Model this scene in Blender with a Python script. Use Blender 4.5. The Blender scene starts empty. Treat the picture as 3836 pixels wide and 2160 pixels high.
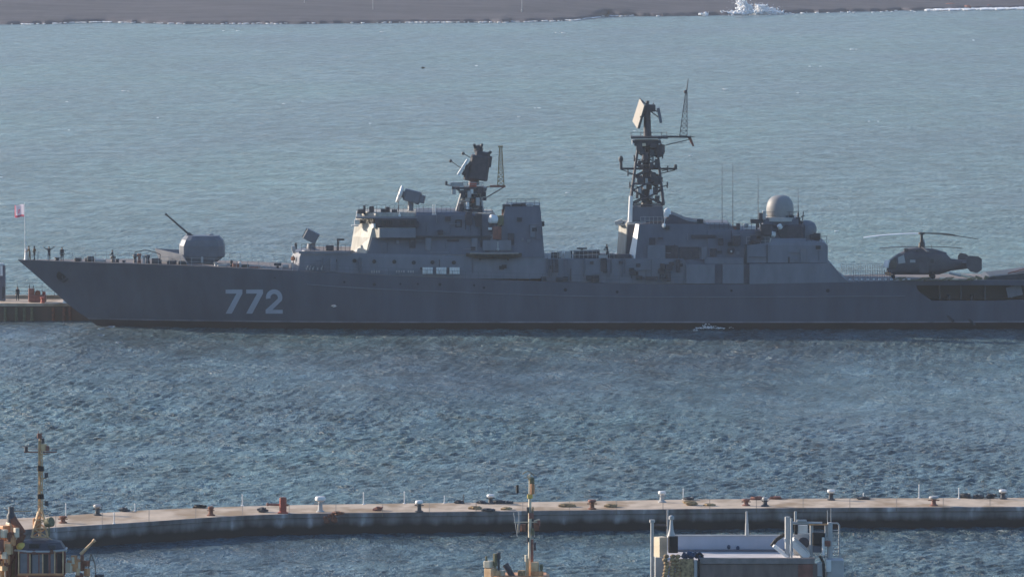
import bpy, bmesh, math, random
import numpy as np
from mathutils import Vector, Matrix

random.seed(7)
C = bpy.data.collections.new('harbour')
bpy.context.scene.collection.children.link(C)
R = math.radians

# ------------------------------------------------------------------ camera
FPX, W, H = 25800.0, 3836.0, 2160.0      # focal length and frame in photo pixels
CAMZ, PITCH = 60.0, R(3.66)
cp, sp = math.cos(PITCH), math.sin(PITCH)

def P(px, py, Y):
    """point at distance Y seen at photo pixel (px, py)"""
    dx, dy = (px - W / 2) / FPX, -(py - H / 2) / FPX
    t = Y / (cp + dy * sp)
    return Vector((t * dx, Y, CAMZ + t * (-sp + dy * cp)))

def G(px, py, z=0.0):
    """point at height z seen at photo pixel (px, py)"""
    dx, dy = (px - W / 2) / FPX, -(py - H / 2) / FPX
    t = (z - CAMZ) / (-sp + dy * cp)
    return Vector((t * dx, t * (cp + dy * sp), z))

def topx(X, Y, Z):
    zc = Y * cp - (Z - CAMZ) * sp
    return W / 2 + FPX * X / zc

def lerp(x, pts):
    if x <= pts[0][0]: return pts[0][1]
    for (a, b), (c, d) in zip(pts, pts[1:]):
        if x <= c: return b + (d - b) * (x - a) / (c - a)
    return pts[-1][1]

# ------------------------------------------------------------------ materials
def mat(name, col, rough=0.6, var=0.15, scale=1.0, col2=None, metal=0.0, stretch=(1, 1, 1), spec=0.4, bump=0.0, emit=None):
    m = bpy.data.materials.new(name); m.use_nodes = True
    nt = m.node_tree; b = nt.nodes['Principled BSDF']
    b.inputs['Roughness'].default_value = rough
    b.inputs['Metallic'].default_value = metal
    b.inputs['Specular IOR Level'].default_value = spec
    tc = nt.nodes.new('ShaderNodeTexCoord')
    mp = nt.nodes.new('ShaderNodeMapping'); mp.inputs['Scale'].default_value = stretch
    nt.links.new(tc.outputs['Object'], mp.inputs['Vector'])
    nz = nt.nodes.new('ShaderNodeTexNoise'); nz.inputs['Scale'].default_value = scale
    nz.inputs['Detail'].default_value = 5; nz.inputs['Roughness'].default_value = 0.6
    nt.links.new(mp.outputs[0], nz.inputs['Vector'])
    rp = nt.nodes.new('ShaderNodeValToRGB')
    c2 = col2 or tuple(c * (1 - 2 * var) for c in col)
    rp.color_ramp.elements[0].position = 0.32; rp.color_ramp.elements[1].position = 0.66
    rp.color_ramp.elements[0].color = (*c2, 1); rp.color_ramp.elements[1].color = (*col, 1)
    nt.links.new(nz.outputs['Fac'], rp.inputs['Fac'])
    nt.links.new(rp.outputs['Color'], b.inputs['Base Color'])
    if bump:
        bp = nt.nodes.new('ShaderNodeBump'); bp.inputs['Strength'].default_value = 1; bp.inputs['Distance'].default_value = bump
        nt.links.new(nz.outputs['Fac'], bp.inputs['Height']); nt.links.new(bp.outputs[0], b.inputs['Normal'])
    return m

M = {}
M['hull'] = mat('hull_paint', (.106, .117, .152), .6, .1, .5, stretch=(1, 1, .14), col2=(.084, .092, .120), spec=.25)
M['grey'] = mat('ship_paint', (.130, .140, .172), .6, .1, .8, stretch=(1, 1, .35), col2=(.100, .108, .138), spec=.3)
M['grey2'] = mat('ship_paint_pale', (.182, .196, .230), .6, .1, .8, stretch=(1, 1, .35), col2=(.142, .153, .184), spec=.3)
M['bridge'] = mat('sunlit_front_paint', (.39, .385, .36), .6, .1, 1.5, stretch=(1, 1, .2), col2=(.23, .215, .18))  # sunlight on forward faces put into a paler colour than ship grey
M['dark'] = mat('dark_gear', (.052, .058, .072), .6, .2, 2)
M['mast'] = mat('mast_paint', (.070, .066, .082), .6, .2, 2)
M['turret'] = mat('turret_paint', (.135, .150, .182), .5, .1, 1)
M['boot'] = mat('boot_topping', (.045, .032, .034), .6, .2, .6, stretch=(.3, 1, 1))
M['stripe'] = mat('water_stripe', (.26, .255, .29), .6, .25, .3, stretch=(1, 1, 1), col2=(.10, .10, .13))
M['deck'] = mat('deck_paint', (.22, .19, .18), .75, .15, .6, col2=(.15, .13, .125))
M['number'] = mat('number_paint', (.43, .45, .52), .6, .08, .8)
M['white'] = mat('white_paint', (.78, .77, .75), .5, .06, 2)
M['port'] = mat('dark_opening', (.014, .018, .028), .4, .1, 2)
M['glass'] = mat('window_glass', (.04, .045, .055), .2, .1, 1, spec=.4)
M['rust'] = mat('rusty_steel', (.26, .10, .055), .8, .2, 3, col2=(.12, .055, .04))
M['red'] = mat('red_paint', (.42, .095, .06), .6, .15, 3, col2=(.28, .06, .045))
M['redbrown'] = mat('redbrown_paint', (.27, .115, .09), .7, .2, 2)
M['buff'] = mat('buff_paint', (.70, .50, .29), .6, .15, 2, col2=(.52, .31, .16))
M['cream'] = mat('cream_paint', (.70, .60, .45), .6, .1, 2)
M['orange'] = mat('orange_paint', (.66, .33, .15), .6, .2, 2, col2=(.42, .19, .09))
M['yellow'] = mat('yellow_cover', (.72, .50, .12), .6, .1, 2)
M['brown'] = mat('brown_boards', (.22, .17, .155), .75, .2, 1.5, stretch=(1, 1, .25))
M['gold'] = mat('weathered_timber', (.48, .34, .18), .8, .3, 4, col2=(.12, .08, .05))
M['bluegrey'] = mat('bluegrey_paint', (.40, .44, .53), .55, .08, .7, stretch=(1, 1, .3))
M['palegrey'] = mat('palegrey_paint', (.42, .42, .42), .55, .1, 1)
M['tarp'] = mat('blue_tarp', (.02, .055, .12), .6, .2, 3)
M['rubber'] = mat('black_rubber', (.018, .018, .02), .7, .1, 3)
M['olive'] = mat('olive_net', (.20, .185, .11), .85, .3, 6, col2=(.10, .095, .06))
M['boatbrown'] = mat('boat_canvas', (.10, .088, .08), .8, .2, 2)
M['skin'] = mat('skin', (.45, .27, .19), .6, .05, 5)
M['navy'] = mat('navy_cloth', (.03, .035, .05), .85, .2, 8)
M['khaki'] = mat('khaki_cloth', (.22, .13, .075), .85, .2, 8)
M['hair'] = mat('hair', (.03, .022, .018), .7, .1, 10)
M['foam'] = mat('foam', (.85, .86, .87), .7, .04, 2)
M['gull'] = mat('gull_feathers', (.78, .78, .78), .7, .05, 4)
M['gullgrey'] = mat('gull_wing', (.28, .29, .31), .7, .1, 4)
M['cormorant'] = mat('dark_feathers', (.03, .032, .036), .7, .1, 4)
M['heli'] = mat('heli_paint', (.095, .092, .108), .5, .1, 1.2, col2=(.07, .067, .08))
M['helidark'] = mat('heli_dark', (.05, .048, .05), .5, .1, 2)
M['antface'] = mat('antenna_face', (.21, .19, .165), .6, .08, 2)

# concrete: pale weathered top
def concrete(name, top, stain, scale):
    m = bpy.data.materials.new(name); m.use_nodes = True
    nt = m.node_tree; b = nt.nodes['Principled BSDF']; b.inputs['Roughness'].default_value = .85
    b.inputs['Specular IOR Level'].default_value = .2
    tc = nt.nodes.new('ShaderNodeTexCoord')
    def ramp(scale, lo, hi, stretch=(1, 1, 1), detail=6):
        mp = nt.nodes.new('ShaderNodeMapping'); mp.inputs['Scale'].default_value = stretch
        nz = nt.nodes.new('ShaderNodeTexNoise'); nz.inputs['Scale'].default_value = scale; nz.inputs['Detail'].default_value = detail
        rp = nt.nodes.new('ShaderNodeValToRGB'); rp.color_ramp.elements[0].position = lo; rp.color_ramp.elements[1].position = hi
        nt.links.new(tc.outputs['Object'], mp.inputs[0]); nt.links.new(mp.outputs[0], nz.inputs['Vector']); nt.links.new(nz.outputs['Fac'], rp.inputs[0])
        return rp
    def mix(f, a, c):
        mx = nt.nodes.new('ShaderNodeMix'); mx.data_type = 'RGBA'
        nt.links.new(f, mx.inputs['Factor'])
        for k, v in ((6, a), (7, c)):
            if isinstance(v, tuple): mx.inputs[k].default_value = (*v, 1)
            else: nt.links.new(v, mx.inputs[k])
        return mx.outputs[2]
    a = mix(ramp(scale, .35, .7, (1, .5, 1)).outputs[0], top, tuple(c * .72 for c in top))
    c = mix(ramp(scale * .5, .46, .64, (1, .6, 1)).outputs[0], a, stain)
    nt.links.new(c, b.inputs['Base Color'])
    return m
M['concrete_top'] = concrete('pier_top_concrete', (.55, .445, .345), (.30, .215, .14), .7)

def wallmat():
    """pier face: grey concrete with pale blotches, dark weed below the tide line"""
    m = bpy.data.materials.new('pier_face'); m.use_nodes = True
    nt = m.node_tree; b = nt.nodes['Principled BSDF']; b.inputs['Roughness'].default_value = .8
    b.inputs['Specular IOR Level'].default_value = .2
    tc = nt.nodes.new('ShaderNodeTexCoord'); sx = nt.nodes.new('ShaderNodeSeparateXYZ')
    nt.links.new(tc.outputs['Object'], sx.inputs[0])
    def noise(scale, stretch):
        mp = nt.nodes.new('ShaderNodeMapping'); mp.inputs['Scale'].default_value = stretch
        nz = nt.nodes.new('ShaderNodeTexNoise'); nz.inputs['Scale'].default_value = scale; nz.inputs['Detail'].default_value = 6
        nt.links.new(tc.outputs['Object'], mp.inputs[0]); nt.links.new(mp.outputs[0], nz.inputs['Vector'])
        return nz.outputs['Fac']
    rp = nt.nodes.new('ShaderNodeValToRGB')
    e = rp.color_ramp.elements
    e[0].position = .3; e[0].color = (.10, .085, .08, 1); e[1].position = .62; e[1].color = (.25, .235, .235, 1)
    x = e.new(.74); x.color = (.5, .49, .50, 1)
    nt.links.new(noise(.8, (1, 1, .35)), rp.inputs[0])
    ad = nt.nodes.new('ShaderNodeMath'); ad.operation = 'MULTIPLY_ADD'; ad.inputs[1].default_value = 0.9
    nt.links.new(noise(.8, (1, 1, .4)), ad.inputs[0]); nt.links.new(sx.outputs['Z'], ad.inputs[2])
    r2 = nt.nodes.new('ShaderNodeMapRange'); r2.inputs['From Min'].default_value = .9; r2.inputs['From Max'].default_value = 1.4
    nt.links.new(ad.outputs[0], r2.inputs['Value'])
    mx = nt.nodes.new('ShaderNodeMix'); mx.data_type = 'RGBA'; mx.inputs[6].default_value = (.032, .028, .028, 1)
    nt.links.new(r2.outputs[0], mx.inputs['Factor']); nt.links.new(rp.outputs[0], mx.inputs[7])
    nt.links.new(mx.outputs[2], b.inputs['Base Color'])
    return m
M['pier_face'] = wallmat()

# ------------------------------------------------------------------ mesh builder
class MB:
    def __init__(s): s.v, s.f, s.m = [], [], []
    def add(s, vs, fs, mi=0):
        n = len(s.v); s.v += [tuple(v) for v in vs]; s.f += [tuple(i + n for i in f) for f in fs]; s.m += [mi] * len(fs); return s
    def box(s, x0, x1, y0, y1, z0, z1, mi=0):
        vs = [(x, y, z) for z in (z0, z1) for x, y in ((x0, y0), (x1, y0), (x1, y1), (x0, y1))]
        return s.add(vs, [(3, 2, 1, 0), (4, 5, 6, 7), (0, 1, 5, 4), (1, 2, 6, 5), (2, 3, 7, 6), (3, 0, 4, 7)], mi)
    def obox(s, c, size, rot=None, mi=0, chamf=0.0):
        """box about c, turned by rot (Matrix 3x3)"""
        a, b, d = [q / 2 for q in size]
        if chamf:
            k = chamf; vs, fs = [], []
            ring = [(-a + k, -b), (a - k, -b), (a, -b + k), (a, b - k), (a - k, b), (-a + k, b), (-a, b - k), (-a, -b + k)]
            lv = [(-d, .9), (-d + k * .6, 1), (d - k * .6, 1), (d, .9)]
            for z, q in lv: vs += [(x * q, y * q, z) for x, y in ring]
            for l in range(3):
                for i in range(8): fs.append((l * 8 + i, l * 8 + (i + 1) % 8, l * 8 + 8 + (i + 1) % 8, l * 8 + 8 + i))
            fs += [tuple(range(7, -1, -1)), tuple(range(24, 32))]
        else:
            vs = [(x, y, z) for z in (-d, d) for x, y in ((-a, -b), (a, -b), (a, b), (-a, b))]
            fs = [(3, 2, 1, 0), (4, 5, 6, 7), (0, 1, 5, 4), (1, 2, 6, 5), (2, 3, 7, 6), (3, 0, 4, 7)]
        rot = rot or Matrix.Identity(3); c = Vector(c)
        return s.add([rot @ Vector(v) + c for v in vs], fs, mi)
    def loft(s, rings, mi=0, caps=True):
        n = len(rings[0]); vs = [p for r in rings for p in r]; fs = []
        for l in range(len(rings) - 1):
            for i in range(n): fs.append((l * n + i, l * n + (i + 1) % n, (l + 1) * n + (i + 1) % n, (l + 1) * n + i))
        if caps: fs += [tuple(range(n - 1, -1, -1)), tuple(range((len(rings) - 1) * n, len(rings) * n))]
        return s.add(vs, fs, mi)
    def tube(s, p0, p1, r0, r1=None, n=6, mi=0):
        r1 = r0 if r1 is None else r1; p0, p1 = Vector(p0), Vector(p1); d = (p1 - p0)
        if d.length < 1e-6: return s
        d.normalize(); u = d.orthogonal().normalized(); w = d.cross(u)
        rings = [[p + (u * math.cos(2 * math.pi * i / n) + w * math.sin(2 * math.pi * i / n)) * r for i in range(n)] for p, r in ((p0, r0), (p1, r1))]
        return s.loft(rings, mi)
    def path(s, pts, r, n=6, mi=0):
        for a, b in zip(pts, pts[1:]): s.tube(a, b, r, n=n, mi=mi)
        return s
    def lathe(s, c, prof, n=16, axis=None, mi=0):
        """prof = [(radius, height)...] about axis through c"""
        c = Vector(c); d = Vector(axis or (0, 0, 1)).normalized(); u = d.orthogonal().normalized(); w = d.cross(u)
        return s.loft([[c + d * h + (u * math.cos(2 * math.pi * i / n) + w * math.sin(2 * math.pi * i / n)) * r for i in range(n)] for r, h in prof], mi)
    def ball(s, c, r, sc=(1, 1, 1), n=14, mi=0):
        c = Vector(c); rings = []
        k = n // 2
        for j in range(k + 1):
            a = math.pi * (j / k - .5); a = max(-math.pi / 2 + .02, min(math.pi / 2 - .02, a))
            rings.append([c + Vector((math.cos(a) * math.cos(2 * math.pi * i / n) * r * sc[0], math.cos(a) * math.sin(2 * math.pi * i / n) * r * sc[1], math.sin(a) * r * sc[2])) for i in range(n)])
        return s.loft(rings, mi)
    def prism(s, pts, y0, y1, mi=0):
        """(x, z) outline extruded from y0 to y1"""
        n = len(pts); vs = [(x, y0, z) for x, z in pts] + [(x, y1, z) for x, z in pts]
        fs = [tuple(range(n)), tuple(range(2 * n - 1, n - 1, -1))] + [(i, i + n, (i + 1) % n + n, (i + 1) % n) for i in range(n)]
        return s.add(vs, fs, mi)
    def lattice(s, base, top, r, bays, n=4):
        """four-legged (or three-) lattice between two rings of corner points"""
        k = len(base); base = [Vector(b) for b in base]; top = [Vector(t) for t in top]
        for a, b in zip(base, top): s.tube(a, b, r * 1.35, n=n)
        for j in range(bays + 1):
            t0 = j / bays; q0 = [a.lerp(b, t0) for a, b in zip(base, top)]
            for i in range(k): s.tube(q0[i], q0[(i + 1) % k], r * .8, n=n)
            if j < bays:
                q1 = [a.lerp(b, (j + 1) / bays) for a, b in zip(base, top)]
                for i in range(k):
                    if (i + j) % 2: s.tube(q0[i], q1[(i + 1) % k], r * .8, n=n)
                    else: s.tube(q0[(i + 1) % k], q1[i], r * .8, n=n)
        return s
    def build(s, name, mats, parent=None, smooth=False, org=None, bevel=0.0):
        """links the collected shapes as ONE mesh object; vertices are in world space (or local when org is given)"""
        if not isinstance(mats, (list, tuple)): mats = [mats]
        if org is None: org = Vector(parent['org']) if parent is not None else Vector((0, 0, 0))
        me = bpy.data.meshes.new(name)
        me.from_pydata([tuple(Vector(v) - org) for v in s.v], [], s.f)
        for m in mats: me.materials.append(m)
        me.polygons.foreach_set('material_index', s.m)
        bm = bmesh.new(); bm.from_mesh(me); bmesh.ops.recalc_face_normals(bm, faces=bm.faces); bm.to_mesh(me); bm.free()
        o = bpy.data.objects.new(name, me); C.objects.link(o)
        if smooth:
            me.polygons.foreach_set('use_smooth', [True] * len(me.polygons))
            try: me.set_sharp_from_angle(angle=R(40))
            except Exception: pass
        if bevel:
            b = o.modifiers.new('bevel', 'BEVEL'); b.width = bevel; b.segments = 2; b.limit_method = 'ANGLE'
        if parent is not None: o.parent = parent; o['org'] = tuple(org)
        else: o.location = org
        return o

def tag(o, label=None, cat=None, group=None, kind=None):
    if label: o['label'] = label
    if cat: o['category'] = cat
    if group: o['group'] = group
    if kind: o['kind'] = kind
    return o

def thing(name, loc, label, cat, group=None, rotz=0.0):
    o = bpy.data.objects.new(name, None); o.empty_display_size = .3; C.objects.link(o); o.location = loc
    o.rotation_euler = (0, 0, rotz); o['org'] = tuple(loc)
    return tag(o, label, cat, group)

def copy_tree(o, parent=None):
    c = o.copy(); C.objects.link(c)
    if parent is not None: c.parent = parent
    for ch in list(o.children): copy_tree(ch, c)
    return c

def local(o):
    """parts of o are drawn in o's own axes"""
    o['org'] = (0, 0, 0); return o
USE_HAZE = True
# ------------------------------------------------------------------ light and air
SUN_EL, SUN_AZ = R(17), math.atan2(-.90, .43)       # low sun from behind the left side
sc = bpy.context.scene
w = bpy.data.worlds.new('World'); sc.world = w; w.use_nodes = True
nt = w.node_tree; bg = nt.nodes['Background']
sky = nt.nodes.new('ShaderNodeTexSky'); sky.sky_type = 'NISHITA'; sky.sun_disc = False
sky.sun_elevation = SUN_EL; sky.sun_rotation = SUN_AZ; sky.air_density = 1.0; sky.dust_density = 1.0; sky.ozone_density = 4.3
nt.links.new(sky.outputs[0], bg.inputs[0]); bg.inputs[1].default_value = SKY_STRENGTH = 0.142
sun = bpy.data.lights.new('sun', 'SUN'); sun.energy = 5.0; sun.angle = R(.5); sun.color = (1, .86, .70)
so = bpy.data.objects.new('sun', sun); C.objects.link(so)
sd = Vector((math.sin(SUN_AZ) * math.cos(SUN_EL), math.cos(SUN_AZ) * math.cos(SUN_EL), math.sin(SUN_EL)))
so.rotation_euler = sd.to_track_quat('Z', 'Y').to_euler(); so.location = (-300, 700, 300)
cam = bpy.data.cameras.new('camera'); co = bpy.data.objects.new('camera', cam); C.objects.link(co)
co.location = (0, 0, CAMZ); co.rotation_euler = (R(90) - PITCH, 0, 0)
cam.sensor_width = 36; cam.lens = 36 * FPX / W; cam.clip_start = 1; cam.clip_end = 20000
sc.camera = co
sc.view_settings.view_transform = 'Standard'; sc.view_settings.look = 'None'
sc.view_settings.exposure = 0.68; sc.view_settings.gamma = 1
sc.cycles.max_bounces = 6; sc.cycles.volume_bounces = 0; sc.cycles.caustics_reflective = False; sc.cycles.caustics_refractive = False

# haze: one closed box round everything
def haze():
    mb = MB().box(-3500, 3500, -420, 5600, -6, 76)
    m = bpy.data.materials.new('haze_air'); m.use_nodes = True; n = m.node_tree
    n.nodes.remove(n.nodes['Principled BSDF'])
    v = n.nodes.new('ShaderNodeVolumePrincipled'); v.inputs['Color'].default_value = (.84, .91, 1, 1)
    v.inputs['Density'].default_value = .00005; v.inputs['Anisotropy'].default_value = .2
    n.links.new(v.outputs[0], n.nodes['Material Output'].inputs['Volume'])
    o = mb.build('haze', m); tag(o, 'thin blue-grey sea haze between the pier and the far shore', 'haze', kind='stuff')
if USE_HAZE: haze()

# ------------------------------------------------------------------ water
def watermat():
    m = bpy.data.materials.new('sea_water'); m.use_nodes = True; n = m.node_tree; L = n.links
    b = n.nodes['Principled BSDF']; b.inputs['IOR'].default_value = 1.19
    b.inputs['Roughness'].default_value = .22; b.inputs['Specular IOR Level'].default_value = .5
    tc = n.nodes.new('ShaderNodeTexCoord')
    def noise(scale, stretch=(1, 1, 1), detail=3, dist=0.0, rough=.55):
        mp = n.nodes.new('ShaderNodeMapping'); mp.inputs['Scale'].default_value = stretch
        L.new(tc.outputs['Object'], mp.inputs[0])
        z = n.nodes.new('ShaderNodeTexNoise'); z.inputs['Scale'].default_value = scale; z.inputs['Detail'].default_value = detail
        z.inputs['Roughness'].default_value = rough; z.inputs['Distortion'].default_value = dist
        L.new(mp.outputs[0], z.inputs['Vector']); return z.outputs['Fac']
    # body colour: green-grey shallows to deeper blue in broad patches
    rp = n.nodes.new('ShaderNodeValToRGB'); e = rp.color_ramp.elements
    e[0].position = .35; e[0].color = (.084, .126, .160, 1); e[1].position = .65; e[1].color = (.092, .162, .172, 1)
    L.new(noise(.012, (1, .45, 1), 2), rp.inputs[0])
    # light and dark of the wave groups put into the colour as streaks
    st = n.nodes.new('ShaderNodeMapRange'); st.inputs['From Min'].default_value = .34; st.inputs['From Max'].default_value = .68
    st.inputs['To Min'].default_value = .5; st.inputs['To Max'].default_value = 1.5
    L.new(noise(1.0, (.34, .10, 1), 5, .8, .65), st.inputs[0])
    mu = n.nodes.new('ShaderNodeVectorMath'); mu.operation = 'SCALE'
    L.new(rp.outputs[0], mu.inputs[0]); L.new(st.outputs[0], mu.inputs['Scale']); L.new(mu.outputs[0], b.inputs['Base Color'])
    # small ripples riding on the modelled waves; wind patches change their strength
    mr = n.nodes.new('ShaderNodeMapRange'); mr.inputs['From Min'].default_value = .3; mr.inputs['From Max'].default_value = .7
    mr.inputs['To Min'].default_value = .3; mr.inputs['To Max'].default_value = 1.8
    L.new(noise(.014, (1, .45, 1), 4), mr.inputs[0])
    b1 = n.nodes.new('ShaderNodeBump'); b1.inputs['Distance'].default_value = .17
    b2 = n.nodes.new('ShaderNodeBump'); b2.inputs['Distance'].default_value = .7
    L.new(noise(2.6, (1, .5, 1), 4, .4), b1.inputs['Height']); L.new(noise(.6, (1, .3, 1), 4, .5), b2.inputs['Height'])
    L.new(mr.outputs[0], b1.inputs['Strength']); L.new(mr.outputs[0], b2.inputs['Strength'])
    b3 = n.nodes.new('ShaderNodeBump'); b3.inputs['Distance'].default_value = 4.5
    L.new(noise(1.0, (.15, .075, 1), 6, 1.4, .68), b3.inputs['Height']); L.new(b3.outputs[0], b2.inputs['Normal'])
    L.new(b2.outputs[0], b1.inputs['Normal']); L.new(b1.outputs[0], b.inputs['Normal'])
    return m

def water():
    rng = np.random.default_rng(3)
    ys = [430.0]
    while ys[-1] < 2750:
        y = ys[-1]; ys.append(y + max(.35, .6 * 3.746 * y * y / (FPX * CAMZ)))
    ys = np.array(ys); nx = 1000
    u = np.linspace(-1, 1, nx)
    X = u[None, :] * (ys[:, None] * .0745 * 1.75 + 6); Y = np.repeat(ys[:, None], nx, 1)
    sp_y = np.gradient(ys)[:, None]
    Z = np.zeros_like(X)
    for i in range(64):
        lam = .6 * (3.4 / .6) ** (rng.random()); k = 2 * math.pi / lam
        th = math.pi / 2 + .25 + rng.normal() * .55
        a = .018 * lam ** .75 * (.5 + rng.random())
        att = np.clip((lam / np.maximum(sp_y * abs(math.sin(th)), 1e-3) - 2.2) / 2.5, 0, 1)
        ph = rng.random() * 6.28
        arg = k * (X * math.cos(th) + Y * math.sin(th)) + ph
        Z += a * att * (np.sin(arg) + .25 * np.cos(2 * arg))
    g = .75 + .35 * np.sin(X * .031 + 1.3 * np.sin(Y * .017)) * np.sin(Y * .023 + X * .011)
    calm = np.clip((Y - 560) / 60, .55, 1)
    Z = Z * g * calm - .22
    edge = np.minimum(1, (1 - np.abs(u))[None, :] * 5); Z *= edge
    n1, n2 = X.shape
    vs = np.stack([X, Y, Z], -1).reshape(-1, 3).astype(np.float32)
    idx = np.arange(n1 * n2).reshape(n1, n2)
    quads = np.stack([idx[:-1, :-1], idx[:-1, 1:], idx[1:, 1:], idx[1:, :-1]], -1).reshape(-1, 4)
    # flat sheet on the four sides of the modelled waves
    x0, x1 = float(X[0, -1]), float(X[-1, -1]); far = 3400
    ex = np.array([(-far, -400, -.22), (far, -400, -.22), (far, 5400, -.22), (-far, 5400, -.22), (-x0, 430, -.22), (x0, 430, -.22), (x1, ys[-1], -.22), (-x1, ys[-1], -.22)], np.float32)
    o4 = n1 * n2
    eq = np.array([(0, 1, 5, 4), (1, 2, 6, 5), (2, 3, 7, 6), (3, 0, 4, 7)]) + o4
    vs = np.concatenate([vs, ex]); quads = np.concatenate([quads, eq])
    me = bpy.data.meshes.new('sea')
    me.vertices.add(len(vs)); me.vertices.foreach_set('co', vs.ravel())
    me.loops.add(quads.size); me.loops.foreach_set('vertex_index', quads.ravel().astype(np.int32))
    me.polygons.add(len(quads)); me.polygons.foreach_set('loop_start', np.arange(0, quads.size, 4, dtype=np.int32))
    me.polygons.foreach_set('use_smooth', np.arange(len(quads)) < len(quads) - 4)
    me.update(calc_edges=True); me.materials.append(watermat())
    o = bpy.data.objects.new('sea', me); C.objects.link(o); tag(o, kind='structure')
water()
def whitecaps():
    rng = random.Random(9); mb = MB()
    for i in range(26):
        q = G(rng.uniform(-300, 4200), rng.choice((rng.uniform(95, 500), rng.uniform(100, 900))), -.05); sc_ = q.y / 900
        for k in range(rng.randint(1, 2)):
            mb.ball(q + Vector((rng.uniform(-1, 1) * sc_, rng.uniform(-1, 1), 0)), rng.uniform(.07, .15) * sc_, (2.4, 1.5, .35), 6)
    o = mb.build('whitecaps', M['foam'], smooth=True); tag(o, 'tiny scattered whitecaps on the open sea beyond the warship', 'whitecaps', kind='stuff')
whitecaps()

# ------------------------------------------------------------------ far shore
from mathutils import noise as mn
SHORE = [(-3800, 96), (-900, 92), (0, 90), (120, 90), (380, 82), (700, 89), (1100, 88), (1500, 84), (1900, 83), (2150, 76), (2270, 60), (2600, 58), (2900, 50), (3300, 40), (3480, 37), (3836, 30), (4700, 14), (8200, -10)]
def shore_pt(px):
    return G(px, lerp(px, SHORE) + 2.5 * mn.noise(Vector((px * .02, 3, 0))) + 1.0 * mn.noise(Vector((px * .05, 7, 0))))
def land():
    vs, fs = [], []
    n, k = 700, 60
    for i in range(n):
        px = -3800 + 12000 * i / (n - 1); p = shore_pt(px)
        for j in range(k):
            t = j / (k - 1); d = 900 * t ** 1.8
            q = p.lerp(G(px, sum(lerp(px + z_, SHORE) for z_ in (-220, -110, 0, 110, 220)) / 5), min(1, d / 30)) + Vector((d * .02, d, 0))
            hgt = -1.0 + 1.6 * min(1, d / 3) + d * .052 * (1 - .25 * t) if j else -1.5
            hgt += (.5 * mn.noise(Vector((q.x * .006, q.y * .03, 0))) + .12 * mn.noise(q * .1) + .2 * mn.noise(q * .5)) * min(1, d / 12)
            vs.append((q.x, q.y, min(hgt, 62)))
    for i in range(n - 1):
        for j in range(k - 1):
            a = i * k + j; fs.append((a, a + k, a + k + 1, a + 1))
    m = mat('hazy_shore_scrub', (.092, .088, .105), .9, .2, .12, col2=(.052, .054, .070), stretch=(.35, 1, 1), spec=.1)  # bluish tint: part of the distance haze put into the colour
    o = MB().add(vs, fs).build('hillside', m, smooth=True); tag(o, kind='structure')
land()

def puff(mb, c, r, n, flat=.6, rr=(.12, .4)):
    for _ in range(n):
        a, b = random.random() * 6.28, random.random()
        q = Vector(c) + Vector((math.cos(a) * r * b, math.sin(a) * r * b * .7, random.random() * r * flat))
        s = random.uniform(*rr)
        mb.ball(q, s, (1.3, 1, .7), 6)
def surf():
    mb = MB()
    for i in range(730):                       # ragged foam line along the right-hand shore
        px = 3470 + 520 * random.random() ** .8 + 40 * mn.noise(Vector((i * .37, 1, 2))) if i < 650 else random.uniform(2720, 4000)
        p = shore_pt(px); q = p + Vector((random.uniform(-2, 2), -random.random() ** 2 * 22 + 3, .1 if i < 650 else -.1))
        mb.ball(q, random.uniform(.2, .75) if i < 650 else random.uniform(.2, .5), (1.8, 1.5, .45), 6)
    for i in range(300):                       # thin broken line elsewhere
        px = random.choice((380, 300, 240, 660, 980, 1660, 1570, 1860, 2080, 2200, 2240)) + random.gauss(0, 90)
        p = shore_pt(px); mb.ball(p + Vector((0, random.uniform(-5, 1), .05)), random.uniform(.12, .45), (1.8, 1.5, .5), 6)
    o = mb.build('surf_foam', M['foam'], smooth=True)
    tag(o, 'white surf foam breaking along the far shore', 'surf', kind='stuff')
    mb = MB()
    for px, hgt, wd, n in ((2778, 5.6, 2.0, 260), (2800, 3.5, 2.4, 150), (2850, 3.4, 2.6, 220), (2890, 2.2, 2.2, 120), (2640, 1.1, 1.6, 30), (2760, 1.4, 5, 120), (2850, 1.2, 6, 160), (2905, 1.0, 3, 60)):
        p = shore_pt(px) + Vector((0, -4, 0))
        for _ in range(n):
            t = random.random(); q = p + Vector((random.gauss(0, wd * (.36 + .12 * t)), random.gauss(0, 1), hgt * t * t ** .3))
            mb.ball(q, random.uniform(.25, .6) * (1.1 - .55 * t), (1.2, 1, 1), 6)
    for _ in range(420):                       # fine droplets hanging round the plume
        px, hh = random.choice(((2775, 6.2), (2800, 4.5), (2850, 4.0), (2888, 2.6))); p = shore_pt(px) + Vector((0, -4, 0))
        mb.ball(p + Vector((random.gauss(0, 1.9), random.gauss(0, 1), hh * random.random() ** 1.2)), random.uniform(.05, .14), (1, 1, 1), 5)
    o = mb.build('wave_spray', M['foam'], smooth=True)
    tag(o, 'burst of white spray thrown up where a wave hits the far rocks', 'spray', kind='stuff')
surf()
def shore_rock(px, py, s, label):
    b = G(px, py, .6); mb = MB(); mb.ball(b, s, (1.6, 1.2, .8), 14)
    mb.v = [tuple(Vector(v) + .45 * s * mn.noise_vector(Vector(v) * 1.1 / s)) for v in mb.v]
    o = mb.build('shore_rock', M['redbrown'], org=b); tag(o, label, 'rock', 'rocks on the far shore')
for k, (px, py, s) in enumerate(((3505, 26, 1.0), (3532, 22, 1.5), (3560, 25, 1.7), (3590, 24, 1.2), (3625, 27, .9), (3668, 22, 1.0), (3705, 25, .8), (3790, 14, 1.1))):
    shore_rock(px, py, s, 'reddish brown rock above the white surf on the far shore at right')
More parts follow.
